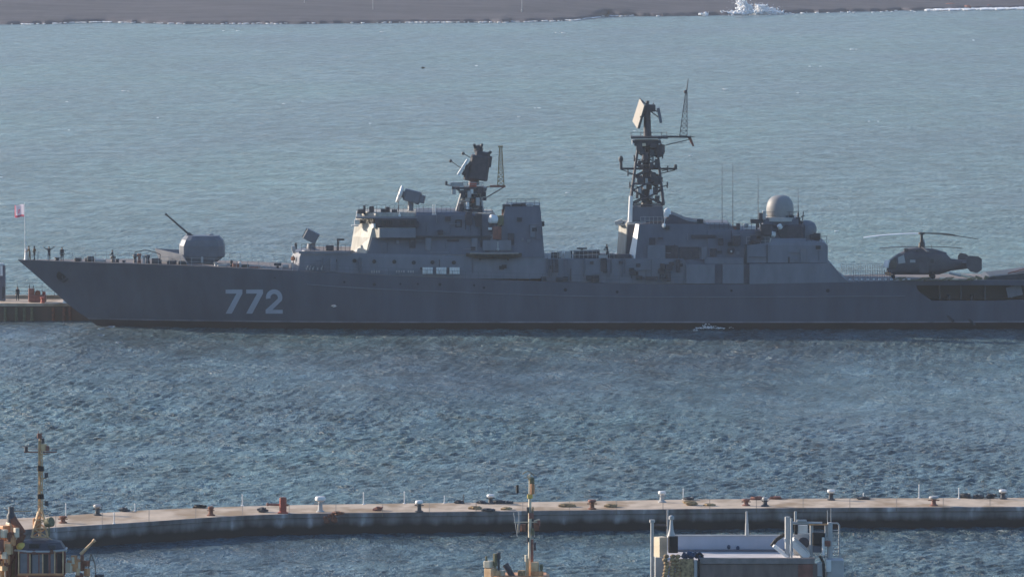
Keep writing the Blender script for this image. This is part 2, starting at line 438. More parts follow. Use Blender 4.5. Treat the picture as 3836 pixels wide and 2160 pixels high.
for px, ptop, pb, lab in ((1397, 0, 37, 'thin pale post on the far hillside, tallest of the row'), (1597, 0, 14, 'thin pale post on the far hillside above the second foam patch'), (1140, 0, 30, 'faint pale post at the left end of the row on the far hillside'), (1955, 0, 36, 'faint pale post at the right end of the row on the far hillside')):
    b = G(px, pb, 3.2); mb = MB()
    mb.tube(b - Vector((0, 0, 3)), b + Vector((0, 0, 5.5)), .14, .09).obox(b + Vector((0, 0, 5.6)), (.7, .25, .15)).lathe(b - Vector((0, 0, .4)), [(.3, -.4), (.3, .3), (.16, .35)], 8)
    o = mb.build('lamp_post', M['palegrey'], org=b); tag(o, lab, 'post', 'posts on the far hillside')

# ------------------------------------------------------------------ near pier
PZ = 1.65
NEAR = [(-1600, 2128), (-520, 2030), (-200, 2004), (0, 1989), (200, 1974), (400, 1962), (560, 1952), (700, 1942), (850, 1932), (1000, 1925), (1150, 1921), (1300, 1919), (1600, 1916), (2000, 1911), (2600, 1904), (3000, 1900), (3836, 1896), (4500, 1892)]
FAR = [(-1600, 2040), (-520, 1962), (-200, 1950), (0, 1943), (250, 1930), (400, 1918), (600, 1906), (800, 1899), (1000, 1892), (1300, 1887), (1600, 1883), (2000, 1879), (2600, 1869), (3000, 1866), (3836, 1863), (4500, 1859)]
def pier_path(tab, n=120):
    out = []
    for i in range(n + 1):
        px = -1600 + 7000 * i / n
        py = sum(lerp(px + d, tab) for d in (-90, -45, 0, 45, 90)) / 5
        out.append(G(px, py, PZ))
    return out
def pier():
    a, b = pier_path(NEAR), pier_path(FAR)
    root = thing('pier', (0, 610, 0), 'long curved concrete breakwater pier with pale top and dark stained face', 'pier')
    mb = MB(); n = len(a)
    for p, q in zip(a, b):
        mb.v += [(p.x, p.y, PZ), (p.x, p.y + .5, PZ + .003), (q.x, q.y, PZ), (q.x, q.y, -2)]
    for i in range(n - 1):
        for k in range(3): mb.f.append((i * 4 + k, i * 4 + 4 + k, i * 4 + 5 + k, i * 4 + 1 + k)); mb.m.append(0)
    top = mb.build('pier_top', M['concrete_top'], root)
    mb = MB()
    for i in range(n):                         # face with a small coping lip
        p = a[i]
        mb.v += [(p.x, p.y, PZ), (p.x, p.y - .12, PZ - .03), (p.x, p.y - .12, PZ - .38), (p.x, p.y, PZ - .42), (p.x, p.y + .05, -2.2)]
    for i in range(n - 1):
        for k in range(4): mb.f.append((i * 5 + k, i * 5 + k + 1, i * 5 + k + 6, i * 5 + k + 5)); mb.m.append(0)
    mb.build('pier_wall', M['pier_face'], root)
    jt = MB(); dj = mat('joint_gap', (.27, .215, .17), .9, .2, 3)
    for i in range(4, n - 1, 3):               # expansion joints between the cast sections
        p, r = a[i], b[i]; s_ = .035
        jt.add([(p.x - s_, p.y - .13, PZ + .006), (p.x + s_, p.y - .13, PZ + .006), (r.x + s_, r.y, PZ + .006), (r.x - s_, r.y, PZ + .006)], [(0, 1, 2, 3)])
        jt.add([(p.x - s_, p.y - .128, PZ - .04), (p.x + s_, p.y - .128, PZ - .04), (p.x + s_, p.y - .128, PZ - .37), (p.x - s_, p.y - .128, PZ - .37)], [(0, 1, 2, 3)])
    jt.build('expansion_joint', dj, root)
    mb = MB()                                  # tyre and timber fender remnants on the face
    for px in (1235,):
        p = G(px, 1925, PZ)
        for j in range(9): mb.ball(p + Vector((random.uniform(-.5, .9), -.2, random.uniform(-.75, -.05))), random.uniform(.14, .3), (1.3, .7, 1), 7)
    mb.build('seaweed_clump', M['rust'], root)
pier()

# ------------------------------------------------------------------ things on the pier
def bollard(name, px, py, h, capm, bodym, label, capw=.34, grp='mooring bollards along the pier'):
    p = G(px, py, PZ); t = thing(name, p, label, 'bollard', grp); r = .2
    MB().lathe(p, [(r * 1.9, 0), (r * 1.9, .08), (r * 1.15, .14), (r, h * .35), (r * .95, h * .66)], 12).build('shaft', bodym, t, True)
    MB().lathe(p, [(r * .95, h * .66), (capw, h * .76), (capw * 1.08, h * .88), (capw * .9, h), (.05, h * 1.03)], 12).build('cap', capm, t, True)
    MB().tube(p + Vector((-capw * 1.2, -.02, h * .58)), p + Vector((capw * 1.2, -.02, h * .58)), .05, n=6).build('cross_bar', bodym, t)
    return t
bollard('bollard', 365, 1929, .95, M['palegrey'], M['dark'], 'grey bollard with a pale cap near the left mast, at the far pier edge')
bollard('bollard', 236, 1958, .62, M['rust'], M['rust'], 'low brown rusty bollard beside the left tug mast, on the near pier edge')
bollard('bollard', 790, 1930, .8, M['rust'], M['rust'], 'brown rusty bollard left of the red post, dark rope behind it', .26)
bollard('bollard', 1200, 1916, 1.35, M['white'], M['palegrey'], 'tall white-topped bollard just right of the red post', .46)
bollard('bollard', 1570, 1916, 1.0, M['white'], M['dark'], 'white-capped bollard on the near edge between two thin white poles')
bollard('bollard', 1838, 1886, .85, M['white'], M['dark'], 'white-capped bollard on the far edge left of the middle mast')
bollard('bollard', 2218, 1906, .85, M['redbrown'], M['rust'], 'stout brown bollard right of the middle mast on the near edge', .36)
bollard('bollard', 2480, 1880, 1.0, M['white'], M['palegrey'], 'white bollard on the far edge above the moored workboat left end')
bollard('bollard', 2795, 1893, .62, M['redbrown'], M['redbrown'], 'short red-brown bollard with dark rope, above the workboat', .34)
bollard('bollard', 2866, 1895, .8, M['palegrey'], M['dark'], 'slim grey bollard beside the short red-brown one', .24)
bollard('bollard', 3113, 1872, .95, M['white'], M['dark'], 'white-capped bollard on the far edge above the workboat right end')
bollard('bollard', 3498, 1893, .85, M['palegrey'], M['redbrown'], 'brown bollard with a pale flat cap on the near edge at right', .42)
bollard('bollard', 3757, 1868, .85, M['white'], M['dark'], 'white-capped bollard farthest right on the pier')

def pole(px, py, ptop, label, m='white', r=.05):
    p = G(px, py, PZ); h = (py - ptop) / (FPX / p.y)
    mb = MB(); mb.tube(p, p + Vector((0, 0, h)), r, r * .8).lathe(p, [(.14, 0), (.14, .04), (.06, .07)], 8).ball(p + Vector((0, 0, h)), r * 1.25, n=6)
    o = mb.build('marker_pole', M[m], org=p); tag(o, label, 'pole', 'thin white poles along the pier')
for px, py, pt, lab in ((247, 1934, 1886, 'thin white pole beside the left tug mast'), (427, 1961, 1921, 'thin white pole on the near edge at the pier bend'), (506, 1913, 1886, 'faint white pole on the far edge at the pier bend'),
        (908, 1893, 1852, 'thin white pole between the rusty bollard and the red post'), (1362, 1888, 1844, 'thin white pole right of the tall white-topped bollard'), (1515, 1885, 1841, 'thin white pole left of the near-edge white-capped bollard'),
        (1665, 1883, 1856, 'short white pole right of the near-edge white-capped bollard'), (2560, 1870, 1830, 'faint white pole right of the white bollard above the workboat'), (3235, 1866, 1846, 'short white pole right of the workboat gantry'),
        (3443, 1864, 1815, 'tallest white pole near the right end of the pier'), (3592, 1866, 1828, 'white pole between dark heaps at the right end of the pier')):
    pole(px, py, pt, lab)
pole(1737, 1886, 1852, 'thin dark pole standing in dark debris left of the middle mast', 'dark')

def red_post():
    p = G(1060, 1921, PZ); t = thing('mooring_post', p, 'rusty red steel post with a side arm, tallest block on the pier', 'mooring post')
    b = MB(); b.obox(p + Vector((0, 0, .68)), (.62, .5, 1.36), chamf=.1); b.obox(p + Vector((0, 0, .05)), (.9, .8, .1)); b.build('post', M['red'], t)
    MB().obox(p + Vector((0, 0, 1.38)), (.5, .4, .1), chamf=.04).build('post_cap', M['redbrown'], t)
    MB().tube(p + Vector((-1.35, .3, .75)), p + Vector((.48, 0, .72)), .1, n=8).ball(p + Vector((-1.35, .3, .75)), .15, n=8).build('side_arm', M['redbrown'], t)
red_post()

def heap(px, py, wd, h, m, label, n=9, name='rope_heap'):
    p = G(px, py, PZ); mb = MB(); rnd = random.Random(int(px))
    for k in range(3):
        q = [p + Vector((math.cos(a) * wd * .5 * (.6 + .2 * k) + rnd.uniform(-.1, .1), math.sin(a) * .4, h * (.2 + .25 * k))) for a in [6.28 * i / 10 for i in range(11)]]
        mb.path(q, .06, 5)
    for j in range(n):
        mb.ball(p + Vector((rnd.uniform(-.5, .5) * wd, rnd.uniform(-.3, .3), rnd.uniform(.05, .5) * h)), rnd.uniform(.1, .2) + h * .15, (1.5, 1.1, .6), 7)
    o = mb.build(name, M[m], org=p, smooth=True); tag(o, label, 'rope', 'dark heaps of rope and debris on the pier'); return o
for px, py, wd, h, m, lab in ((463, 1914, .5, .4, 'dark', 'small dark heap on the far edge at the pier bend'), (748, 1901, .95, .28, 'rubber', 'flat dark rope heap behind the rusty bollard'), (983, 1917, .4, .5, 'dark', 'small dark lump left of the red post'),
        (1418, 1911, .5, .4, 'redbrown', 'small dark red lump on the near edge between white poles'), (1720, 1884, .6, .3, 'dark', 'dark heap around the thin dark pole'), (1803, 1885, .5, .3, 'dark', 'dark heap left of the far-edge bollard by the middle mast'),
        (1868, 1884, 1.0, .3, 'dark', 'long dark heap right of the far-edge bollard by the middle mast'), (1905, 1885, .6, .25, 'dark', 'low dark heap nearest the middle mast'), (1780, 1906, .7, .3, 'gold', 'brown heap on the near edge left of the middle mast'),
        (1828, 1913, .9, .25, 'dark', 'flat dark heap on the very edge left of the middle mast'), (1897, 1908, .5, .25, 'gold', 'small brown heap close to the middle mast'), (2125, 1897, 1.4, .3, 'gold', 'wide brown heap left of the stout brown bollard'),
        (2290, 1898, .9, .3, 'gold', 'brown heap right of the stout brown bollard'), (2583, 1891, 1.1, .45, 'gold', 'tall brown rope heap right of the white bollard'), (2655, 1893, .7, .2, 'gold', 'low brown heap trailing right of the tall rope heap'),
        (2580, 1871, .9, .25, 'dark', 'dark heap at the far edge right of the white bollard'), (2835, 1870, .9, .3, 'redbrown', 'red-brown rope heap at the far edge above the workboat'), (2905, 1868, .9, .25, 'redbrown', 'red-brown rope heap right of the slim grey bollard'),
        (3235, 1869, .7, .25, 'dark', 'dark low heap at the foot of the short white pole'), (3618, 1864, .9, .5, 'dark', 'dark spiky heap beside the right white pole'), (3662, 1865, .6, .4, 'dark', 'dark heap between two others at the right end'), (3714, 1865, .6, .5, 'dark', 'dark heap beside the farthest right bollard'),
        (1265, 1926, .7, .3, 'rust', 'brown weed heap at the edge right of the tall white-topped bollard')):
    heap(px, py, wd, h, m, lab)

# ------------------------------------------------------------------ quay behind the bow
QY, QZ = 877.0, P(100, 1136, 877.0).z
def quay():
    root = thing('quay', (-60, 880, 0), 'old stone quay with a rust-stained face behind the bow of the warship', 'quay')
    x0, x1 = -140, 90
    MB().box(x0, x1, QY + .25, QY + 10, -2, QZ).build('quay_top', M['concrete_top'], root)
    m = mat('quay_face_brown', (.17, .10, .075), .85, .2, .35, col2=(.085, .07, .055), stretch=(1, 1, .3))
    mb = MB()
    mb.box(x0, x1, QY, QY + .25, -2, QZ - .35); mb.build('quay_wall', m, root)
    MB().box(x0, x1, QY - .12, QY + .25, QZ - .347, QZ + .02).build('coping', M['concrete_top'], root)
    for i, px in enumerate((20, 62, 92, 120, 200, 240, 262)):
        p = P(px, 1170, QY)
        MB().tube((p.x, QY - .22, -1.5), (p.x, QY - .22, QZ - .5), .2, n=8).build('fender_pile', M['rust'] if i > 3 else M['olive'], root)
    kb = MB(); kb.box(x0, x1, QY + 9.2, QY + 9.6, QZ, QZ + .45); kb.build('rear_kerb', M['concrete_top'], root)
    rl = MB()
    for i in range(62):
        X = -75 + i * 1.6; rl.tube((X, QY + 9.4, QZ + .45), (X, QY + 9.4, QZ + 2.0), .03, n=4)
    for z in (1.0, 1.5, 2.0): rl.tube((-75, QY + 9.4, QZ + z), (24, QY + 9.4, QZ + z), .025, n=4)
    rl.build('railing', M['dark'], root)
quay()
def steel_pile():
    p = P(8, 1122, QY + 5); p.z = QZ; t = thing('steel_column', p, 'tall grey steel column cut by the left picture edge, on the quay', 'column')
    MB().obox(p + Vector((0, 0, 2.3)), (.85, .9, 4.6), chamf=.12).build('shaft', M['grey'], t)
    MB().obox(p + Vector((-.1, 0, 4.72)), (.6, .7, .24), chamf=.06).build('column_cap', M['white'], t)
    MB().obox(p + Vector((-.03, -.5, 3.9)), (.32, .1, 1.3)).build('sunlit_strip', M['white'], t)  # white strip: highlight on the column's lit side put into the colour
    MB().obox(p + Vector((.2, -.52, 1.1)), (.3, .1, 1.5)).build('access_door', M['dark'], t)
steel_pile()
def winch():
    p = P(140, 1133, QY + 2.5); p.z = QZ; t = thing('quay_winch', p, 'red-brown mooring winch on the quay under the bow', 'winch')
    MB().obox(p + Vector((0, 0, .5)), (2.3, 1.0, .9), chamf=.1).build('winch_bed', M['redbrown'], t)
    MB().obox(p + Vector((-.75, 0, 1.3)), (.75, .8, .9), chamf=.08).build('motor_housing', M['redbrown'], t)
    MB().tube(p + Vector((.05, -.4, 1.15)), p + Vector((.05, .4, 1.15)), .36, n=12).build('drum', M['rust'], t)
    MB().tube(p + Vector((.85, 0, .6)), p + Vector((.85, 0, 1.35)), .2, n=10).build('capstan', M['red'], t)
    MB().tube(p + Vector((-1.0, .2, 1.7)), p + Vector((-1.0, .2, 2.15)), .06).tube(p + Vector((-.5, .2, 1.7)), p + Vector((-.5, .2, 2.1)), .06).build('lever', M['dark'], t)
winch()
q = P(160, 1138, QY + .9); q.z = QZ
bt = thing('quay_bollard', q, 'short red bollard at the quay edge in front of the winch', 'bollard')
MB().lathe(q, [(.3, 0), (.28, .1), (.22, .5), (.33, .62), (.33, .72), (.05, .78)], 12).build('bollard_body', M['red'], bt, True)
q = P(245, 1140, QY + .9); q.z = QZ
bt = thing('quay_bollard', q, 'white-painted bollard on the quay right where the stem hides it', 'bollard')
MB().lathe(q, [(.36, 0), (.33, .1), (.25, .4), (.38, .52), (.36, .64), (.05, .7)], 12).build('bollard_body', M['white'], bt, True)
# ================================================================== the warship
Y0 = 867.5                                   # centreline distance; negative offsets lie towards the viewer
def S(px, py, off=0.0): return P(px, py, Y0 + off)
def sx(px, off=0.0, py=1000): return S(px, py, off).x
def sz(py, off=-6.5, px=1918): return S(px, py, off).z
ship = thing('warship', (0, Y0, 0), 'long grey warship numbered 772 moored at the quay, seen from its port side', 'warship')
ship['org'] = (0, Y0, 0)

# ---- hull form
Z_WL1, Z_WL2 = sz(1209, -6.8), sz(1203.5, -6.8)
STEM = [(S(390, 1240, 0).z, sx(390)), (S(345, 1203, 0).z, sx(345)), (S(290, 1167, 0).z, sx(290)), (S(250, 1135, 0).z, sx(250)), (S(160, 1053, 0).z, sx(160)), (S(66, 972, 0).z, sx(66)), (12, sx(10))]
X_STERN = sx(3985)
def stem_x(z): return lerp(z, STEM) if z > STEM[0][0] else STEM[0][1] + (STEM[0][0] - z) * 1.0
def halfb(x, z):
    d = x - stem_x(z)
    if d <= 0: return 0.02
    le = 44 - 1.2 * max(0, min(z, 9)); t = min(1, d / le)
    bm = 6.5 + .115 * max(-2, min(z, 8))
    f = 1 - (1 - t) ** 2.1
    aft = max(0, (x - sx(2900)) / (X_STERN - sx(2900)))
    return max(.02, bm * f * (1 - .16 * aft ** 2) * (1 if z > -1 else 1 + (z + 1) * .25))
SHEER = [(65, 972), (160, 976), (250, 980), (500, 987), (700, 994), (900, 1003), (1060, 1011), (1200, 1019), (1500, 1034), (1900, 1050), (2300, 1061), (2600, 1065), (2800, 1064), (3100, 1058), (3340, 1052), (3600, 1050), (4000, 1050)]
def deck_z(x):
    z = 7.0
    for _ in range(4):
        off = -halfb(x, z); px = topx(x, Y0 + off, z); z = S(px, lerp(px, SHEER), off).z
    return z
def build_hull():
    nx = 150; rows = [-3.0, -1.5, Z_WL1, Z_WL2]; nr = 14
    us = [(i / (nx - 1)) ** 1.35 for i in range(nx)]
    ring_rows = len(rows) + nr
    vs, fs, mi = [], [], []
    zt = []
    for u in us:
        # height of the deck edge for this station (stations lean with the stem)
        z = 8.0
        for _ in range(5): x = stem_x(z) + (X_STERN - stem_x(z)) * u; z = deck_z(x)
        zt.append(z)
    for side in (-1, 1):
        for i, u in enumerate(us):
            for r in range(ring_rows):
                z = rows[r] if r < len(rows) else Z_WL2 + (zt[i] - Z_WL2) * (r - len(rows) + 1) / nr
                x = stem_x(z) + (X_STERN - stem_x(z)) * u
                vs.append((x, Y0 + side * halfb(x, z), z))
    n = nx * ring_rows
    def mid(r): return 1 if r < 2 else (2 if r == 2 else 0)
    for i in range(nx - 1):
        for r in range(ring_rows - 1):
            a = i * ring_rows + r; b = a + ring_rows
            fs.append((a, b, b + 1, a + 1)); mi.append(mid(r))
            fs.append((n + a, n + a + 1, n + b + 1, n + b)); mi.append(mid(r))
        t = i * ring_rows + ring_rows - 1
        fs.append((t, t + ring_rows, n + t + ring_rows, n + t)); mi.append(3)          # deck
        t = i * ring_rows
        fs.append((t, n + t, n + t + ring_rows, t + ring_rows)); mi.append(1)          # bottom
    for r in range(ring_rows - 1):
        a = (nx - 1) * ring_rows + r; fs.append((a, n + a, n + a + 1, a + 1)); mi.append(mid(r))
        a = r; fs.append((a, a + 1, n + a + 1, n + a)); mi.append(mid(r))
    mb = MB(); mb.v, mb.f, mb.m = vs, fs, mi
    o = mb.build('hull', [M['hull'], M['boot'], M['stripe'], M['deck'], M['port']], ship)
    # mooring deck opening in the quarter: cut into the hull
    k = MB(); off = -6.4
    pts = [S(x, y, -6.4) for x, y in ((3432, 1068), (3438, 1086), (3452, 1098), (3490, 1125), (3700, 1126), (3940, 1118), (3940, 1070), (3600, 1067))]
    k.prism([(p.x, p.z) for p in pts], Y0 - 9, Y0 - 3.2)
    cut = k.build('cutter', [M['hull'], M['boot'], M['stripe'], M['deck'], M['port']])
    for p in cut.data.polygons: p.material_index = 4  # near black inside: shade of the opening put into the colour
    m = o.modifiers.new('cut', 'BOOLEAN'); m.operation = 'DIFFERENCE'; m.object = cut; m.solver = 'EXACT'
    bpy.context.view_layer.update()
    dg = bpy.context.evaluated_depsgraph_get()
    # cutter is in world axes, hull in the ship's
    me = bpy.data.meshes.new_from_object(o.evaluated_get(dg)); o.modifiers.clear()
    old = o.data; o.data = me; me.name = 'hull'
    bpy.data.objects.remove(cut, do_unlink=True); bpy.data.meshes.remove(old)
    return o
hull = build_hull()
for p in hull.data.polygons: p.use_smooth = False

def hy(x, z, out=.03): return Y0 - halfb(x, z) - out
def on_hull(px, py, out=.03):
    off = -6.0
    for _ in range(5):
        p = S(px, py, off); off = -halfb(p.x, p.z) - out
    return S(px, py, off)

# ---- hull number 772, port side
def skin(mb, outline, holes=None, out=.035):
    """flat painted figure laid on the hull plating; outline in photo pixels, as a strip of quads (pairs of points)"""
    vs = [on_hull(x, y, out) for x, y in outline]
    for i in range(0, len(vs) - 2, 2): mb.add([vs[i], vs[i + 1], vs[i + 3], vs[i + 2]], [(0, 1, 2, 3)])
def seg(a, b, n): return [(a[0] + (b[0] - a[0]) * i / n, a[1] + (b[1] - a[1]) * i / n) for i in range(n + 1)]
def strip(l0, l1, n=4):
    out = []
    for a, b in zip(seg(*l0, n), seg(*l1, n)): out += [a, b]
    return out
def seven(mb, ox):
    skin(mb, strip(((ox, 1084), (ox + 63, 1084)), ((ox, 1099), (ox + 63, 1099))))
    skin(mb, strip(((ox + 41, 1099), (ox, 1174)), ((ox + 63, 1099), (ox + 23, 1174))))
def two(mb, ox):
    cx, cy, ro, ri = ox + 31, 1114, 31, 14
    out = []
    for i in range(13):
        a = R(190 - i * 17.5)
        out += [(cx + ro * math.cos(a), cy - ro * 1.0 * math.sin(a)), (cx + ri * math.cos(a) , cy - ri * 1.0 * math.sin(a))]
    skin(mb, out)
    a = R(190 - 12 * 17.5); p1 = (cx + ro * math.cos(a), cy - ro * math.sin(a)); p0 = (cx + ri * math.cos(a), cy - ri * math.sin(a))
    skin(mb, strip((p0, (ox - 1, 1160)), (p1, (ox + 24, 1160))))
    skin(mb, strip(((ox - 1, 1160), (ox + 63, 1160)), ((ox - 1, 1174), (ox + 63, 1174))))
for f, ox in ((seven, 845), (seven, 922), (two, 996)):
    mb = MB(); f(mb, ox); mb.build('hull_number', M['number'], hull)

# ---- knuckle line, portholes, anchor pocket, fittings on the side
def ribbon(pts, h, out, name, m):
    mb = MB(); top = [on_hull(x, y, out) for x, y in pts]
    for a, b in zip(top, top[1:]):
        mb.add([a, b, b - Vector((0, 0, h)), a - Vector((0, 0, h)), a + Vector((0, out + .1, .03)), b + Vector((0, out + .1, .03)), b + Vector((0, out + .1, -h)), a + Vector((0, out + .1, -h))], [(0, 1, 2, 3), (0, 4, 5, 1), (3, 2, 6, 7)])
    return mb.build(name, m, hull)
KN = [(1150, 1063), (1250, 1071), (1400, 1080), (1600, 1088), (1800, 1096), (2000, 1103), (2200, 1108), (2400, 1110), (2700, 1111), (3000, 1110), (3200, 1108), (3330, 1108), (3410, 1106)]
ribbon([(x, lerp(x, KN)) for x in range(1150, 3411, 40)], .09, .11, 'knuckle_line', M['grey2'])  # added pale strip: light along the hull knuckle put into shape and colour
for px, py, r in ((1402, 1065, .2), (1648, 1065, .2), (1500, 1063, .13), (1565, 1063, .13), (2118, 1085, .22), (2312, 1093, .18), (2740, 1088, .16), (3101, 1088, .24), (1776, 1068, .14), (1813, 1077, .16), (1290, 1056, .14), (1030, 1040, .1)):
    p = on_hull(px, py, .015); MB().lathe(p + Vector((0, .05, 0)), [(r * 1.0, 0), (r * 1.0, .06), (r * .7, .062)], 10, axis=(0, -1, 0)).build('porthole', M['port'], hull)
def anchor():
    p = on_hull(230, 1030, .02)
    mb = MB(); mb.lathe(p + Vector((0, .3, 0)), [(.62, 0), (.6, .36), (.42, .38)], 12, axis=(-.1, -1, -.15))
    a = mb.build('anchor_pocket', M['port'], hull, True)
    k = MB(); q = p + Vector((.1, -.2, -.1)); k.tube(q, q + Vector((.2, -.05, -.7)), .09)
    k.tube(q + Vector((-.45, 0, -.45)), q + Vector((.2, -.05, -.75)), .11, .13).tube(q + Vector((.75, 0, -.4)), q + Vector((.2, -.05, -.75)), .11, .13)
    k.build('anchor', M['dark'], hull)
anchor()
mb = MB()                                     # items seen in the mooring deck opening
for px in (3520, 3600, 3690, 3790):
    p = S(px, 1100, -4.6); mb.tube((p.x, p.y, sz(1126, -4.6)), (p.x, p.y, sz(1068, -4.6)), .1)
mb.build('deck_pillar', M['grey'], ship)
p = S(3800, 1090, -5.2); MB().obox(p, (1.9, .3, 1.3), Matrix.Rotation(R(-12), 3, 'Y')).build('mooring_deck_panel', M['grey2'], ship)
for px in (3555, 3640):
    p = S(px, 1114, -5.0); MB().lathe(p - Vector((0, 0, .35)), [(.35, 0), (.22, .1), (.2, .5), (.32, .7), (.05, .74)], 10).build('mooring_bitt', M['dark'], ship, True)
# outlet pipes and low fittings at the quarter
for px, py in ((3560, 1190), (3640, 1203)):
    p = on_hull(px, py, .02); MB().tube(p + Vector((-.4, .1, .3)), p + Vector((.3, -.25, -.35)), .14, n=8).ball(p + Vector((.3, -.25, -.35)), .2, n=8).build('outlet_pipe', M['dark'], hull)

# ---- plan-shaped blocks: outlines given as (pixel x, offset), levels as pixel y
def ring(plan, z, py):
    near = [(S(px, py, off).x, Y0 + off) for px, off in plan]
    # mirror to the far side about the centreline
    far = [(x, 2 * Y0 - y) for x, y in reversed(near)]
    return [Vector((x, y, z)) for x, y in near + far]
def block(name, levels, m, parent=None, zoff=-5.5, bevel=0.0):
    """levels = [(pixel y, plan), ...] bottom to top"""
    mb = MB(); mb.loft([ring(pl, sz(py, zoff), py) for py, pl in levels])
    return mb.build(name, m, parent or ship)
def sbox(mb, x0, x1, y0, y1, n, f, mi=0):
    """box with its near face at offset n between pixel x0..x1, y0 (top)..y1 (bottom), running back to offset f"""
    return mb.box(sx(x0, n), sx(x1, n), Y0 + n, Y0 + f, sz(y1, n), sz(y0, n), mi)
def sprism(mb, pts, n, f, mi=0):
    return mb.prism([(S(x, y, n).x, S(x, y, n).z) for x, y in pts], Y0 + n, Y0 + f, mi)

# deckhouse on the forecastle
dh = block('deckhouse', [(1042, [(1083, -3.2), (1118, -6.0), (1400, -6.35), (2040, -6.4)]), (962, [(1094, -3.0), (1122, -5.9), (1400, -6.2), (2040, -6.2)]), (947, [(1100, -2.8), (1128, -5.8), (1315, -6.1), (1316, -6.1)])], M['grey2'])
MB().box(sx(1140, -5.8), sx(1318, -5.8), Y0 - 5.6, Y0 + 5.6, sz(946, -6) + .003, sz(946, -6) + .10).build('deckhouse_roof', M['deck'], ship)
sbox(MB(), 1120, 1312, 941, 950, -6.3, -6.05).build('roof_coaming', M['grey2'], ship)
p = S(1099, 968, -4.6)
MB().lathe(p, [(.28, -.05), (.28, .2), (.05, .22)], 12, axis=(-.62, -.78, 0)).obox(p + Vector((0, -.05, -.1)), (.1, .1, 1.0)).build('hatch', M['rust'], dh)
for px, py in ((1255, 975), (1328, 976), (1402, 979), (1477, 980), (1550, 983), (1620, 982), (1700, 983)):
    q = S(px, py, -6.36); MB().lathe(q + Vector((0, .1, 0)), [(.25, 0), (.25, .14), (.17, .15)], 12, axis=(0, -1, 0)).build('porthole', M['port'], dh)
for px in (1210, 1345, 1352, 1770, 2050, 2075, 2190, 2290, 2340):
    mb = MB(); mb.tube(S(px, 1010 if px < 1300 else 1022, -6.48), S(px, 965, -6.42), .07); mb.build('pipe_run', M['grey'], dh)
# white canisters and stowage along the side deck
for px0 in (1583, 1634, 1684):
    t = MB(); a, b = S(px0, 1001, -6.75), S(px0 + 38, 1026, -6.75)
    n = 4
    for j in range(n):
        xx = a.x + (b.x - a.x) * (j + .5) / n
        t.tube((xx, a.y, b.z + .02), (xx, a.y, a.z), .17, n=10)
    t.box(a.x, b.x, a.y - .05, a.y + .3, b.z, b.z + .12)
    t.build('life_raft_canister', M['white'], ship, True)
for px0, px1 in ((1393, 1436), (1486, 1526), (1530, 1560)):
    t = MB()
    for j in range(int((px1 - px0) / 9)):
        a = S(px0 + j * 9, 1017, -6.75); t.obox(a, (.17, .12, .3))
    t.build('pale_rack', M['palegrey'], ship)
for px in (1148, 1160, 1172, 1190, 1204):
    t = MB(); a = S(px, 1010, -6.5); t.tube(a, S(px + 6, 985 + (px % 3) * 4, -6.4), .05); t.obox(S(px, 1006, -6.5), (.16, .14, .3)); t.build('valve_fitting', M['palegrey'], ship)

# bridge block: sunlight on the chamfered front put into a paler colour
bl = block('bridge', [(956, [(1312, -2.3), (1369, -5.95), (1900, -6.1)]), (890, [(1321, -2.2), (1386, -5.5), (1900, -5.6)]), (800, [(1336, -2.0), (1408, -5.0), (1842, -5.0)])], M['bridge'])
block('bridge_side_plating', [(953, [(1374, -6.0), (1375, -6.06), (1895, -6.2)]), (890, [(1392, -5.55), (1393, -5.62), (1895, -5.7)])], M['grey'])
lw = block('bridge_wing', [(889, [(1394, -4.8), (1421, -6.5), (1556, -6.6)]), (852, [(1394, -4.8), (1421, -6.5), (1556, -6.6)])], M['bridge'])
block('bridge_wing_plating', [(888, [(1424, -6.5), (1425, -6.56), (1557, -6.66)]), (853, [(1424, -6.5), (1425, -6.56), (1557, -6.66)])], M['grey2'])
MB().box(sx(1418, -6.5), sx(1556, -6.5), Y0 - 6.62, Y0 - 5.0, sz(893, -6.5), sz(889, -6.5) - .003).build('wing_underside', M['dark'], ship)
block('wheelhouse', [(851, [(1398, -5.1), (1412, -5.8), (1560, -6.0)]), (818, [(1392, -5.0), (1406, -5.7), (1560, -5.9)])], M['mast'])
for px0, px1 in ((1393, 1401), (1403, 1412)):
    pass
for k in range(9):
    x0 = 1420 + k * 15; t = MB(); sbox(t, x0, x0 + 11, 826, 842, -6.03, -5.7); t.build('bridge_window', M['glass'], bl)
for k in range(4):                             # panes round the chamfered front
    a, b = S(1340 + k * 16, 820, -2.4 - k * .82), S(1353 + k * 16, 835, -3.0 - k * .82)
    c = (a + b) / 2; d = Vector((b.x - a.x, b.y - a.y, 0)); rot = Matrix.Rotation(math.atan2(d.y, d.x), 3, 'Z')
    MB().obox(c + Vector((-.05, -.12, 0)), (d.length, .08, .5), rot).build('bridge_window', M['glass'], bl)
p = S(1399, 845, -5.6); MB().obox(p, (.5, .3, .55), Matrix.Rotation(R(-58), 3, 'Z')).build('bridge_window', M['white'], bl)  # white pane: its reflection put into the colour
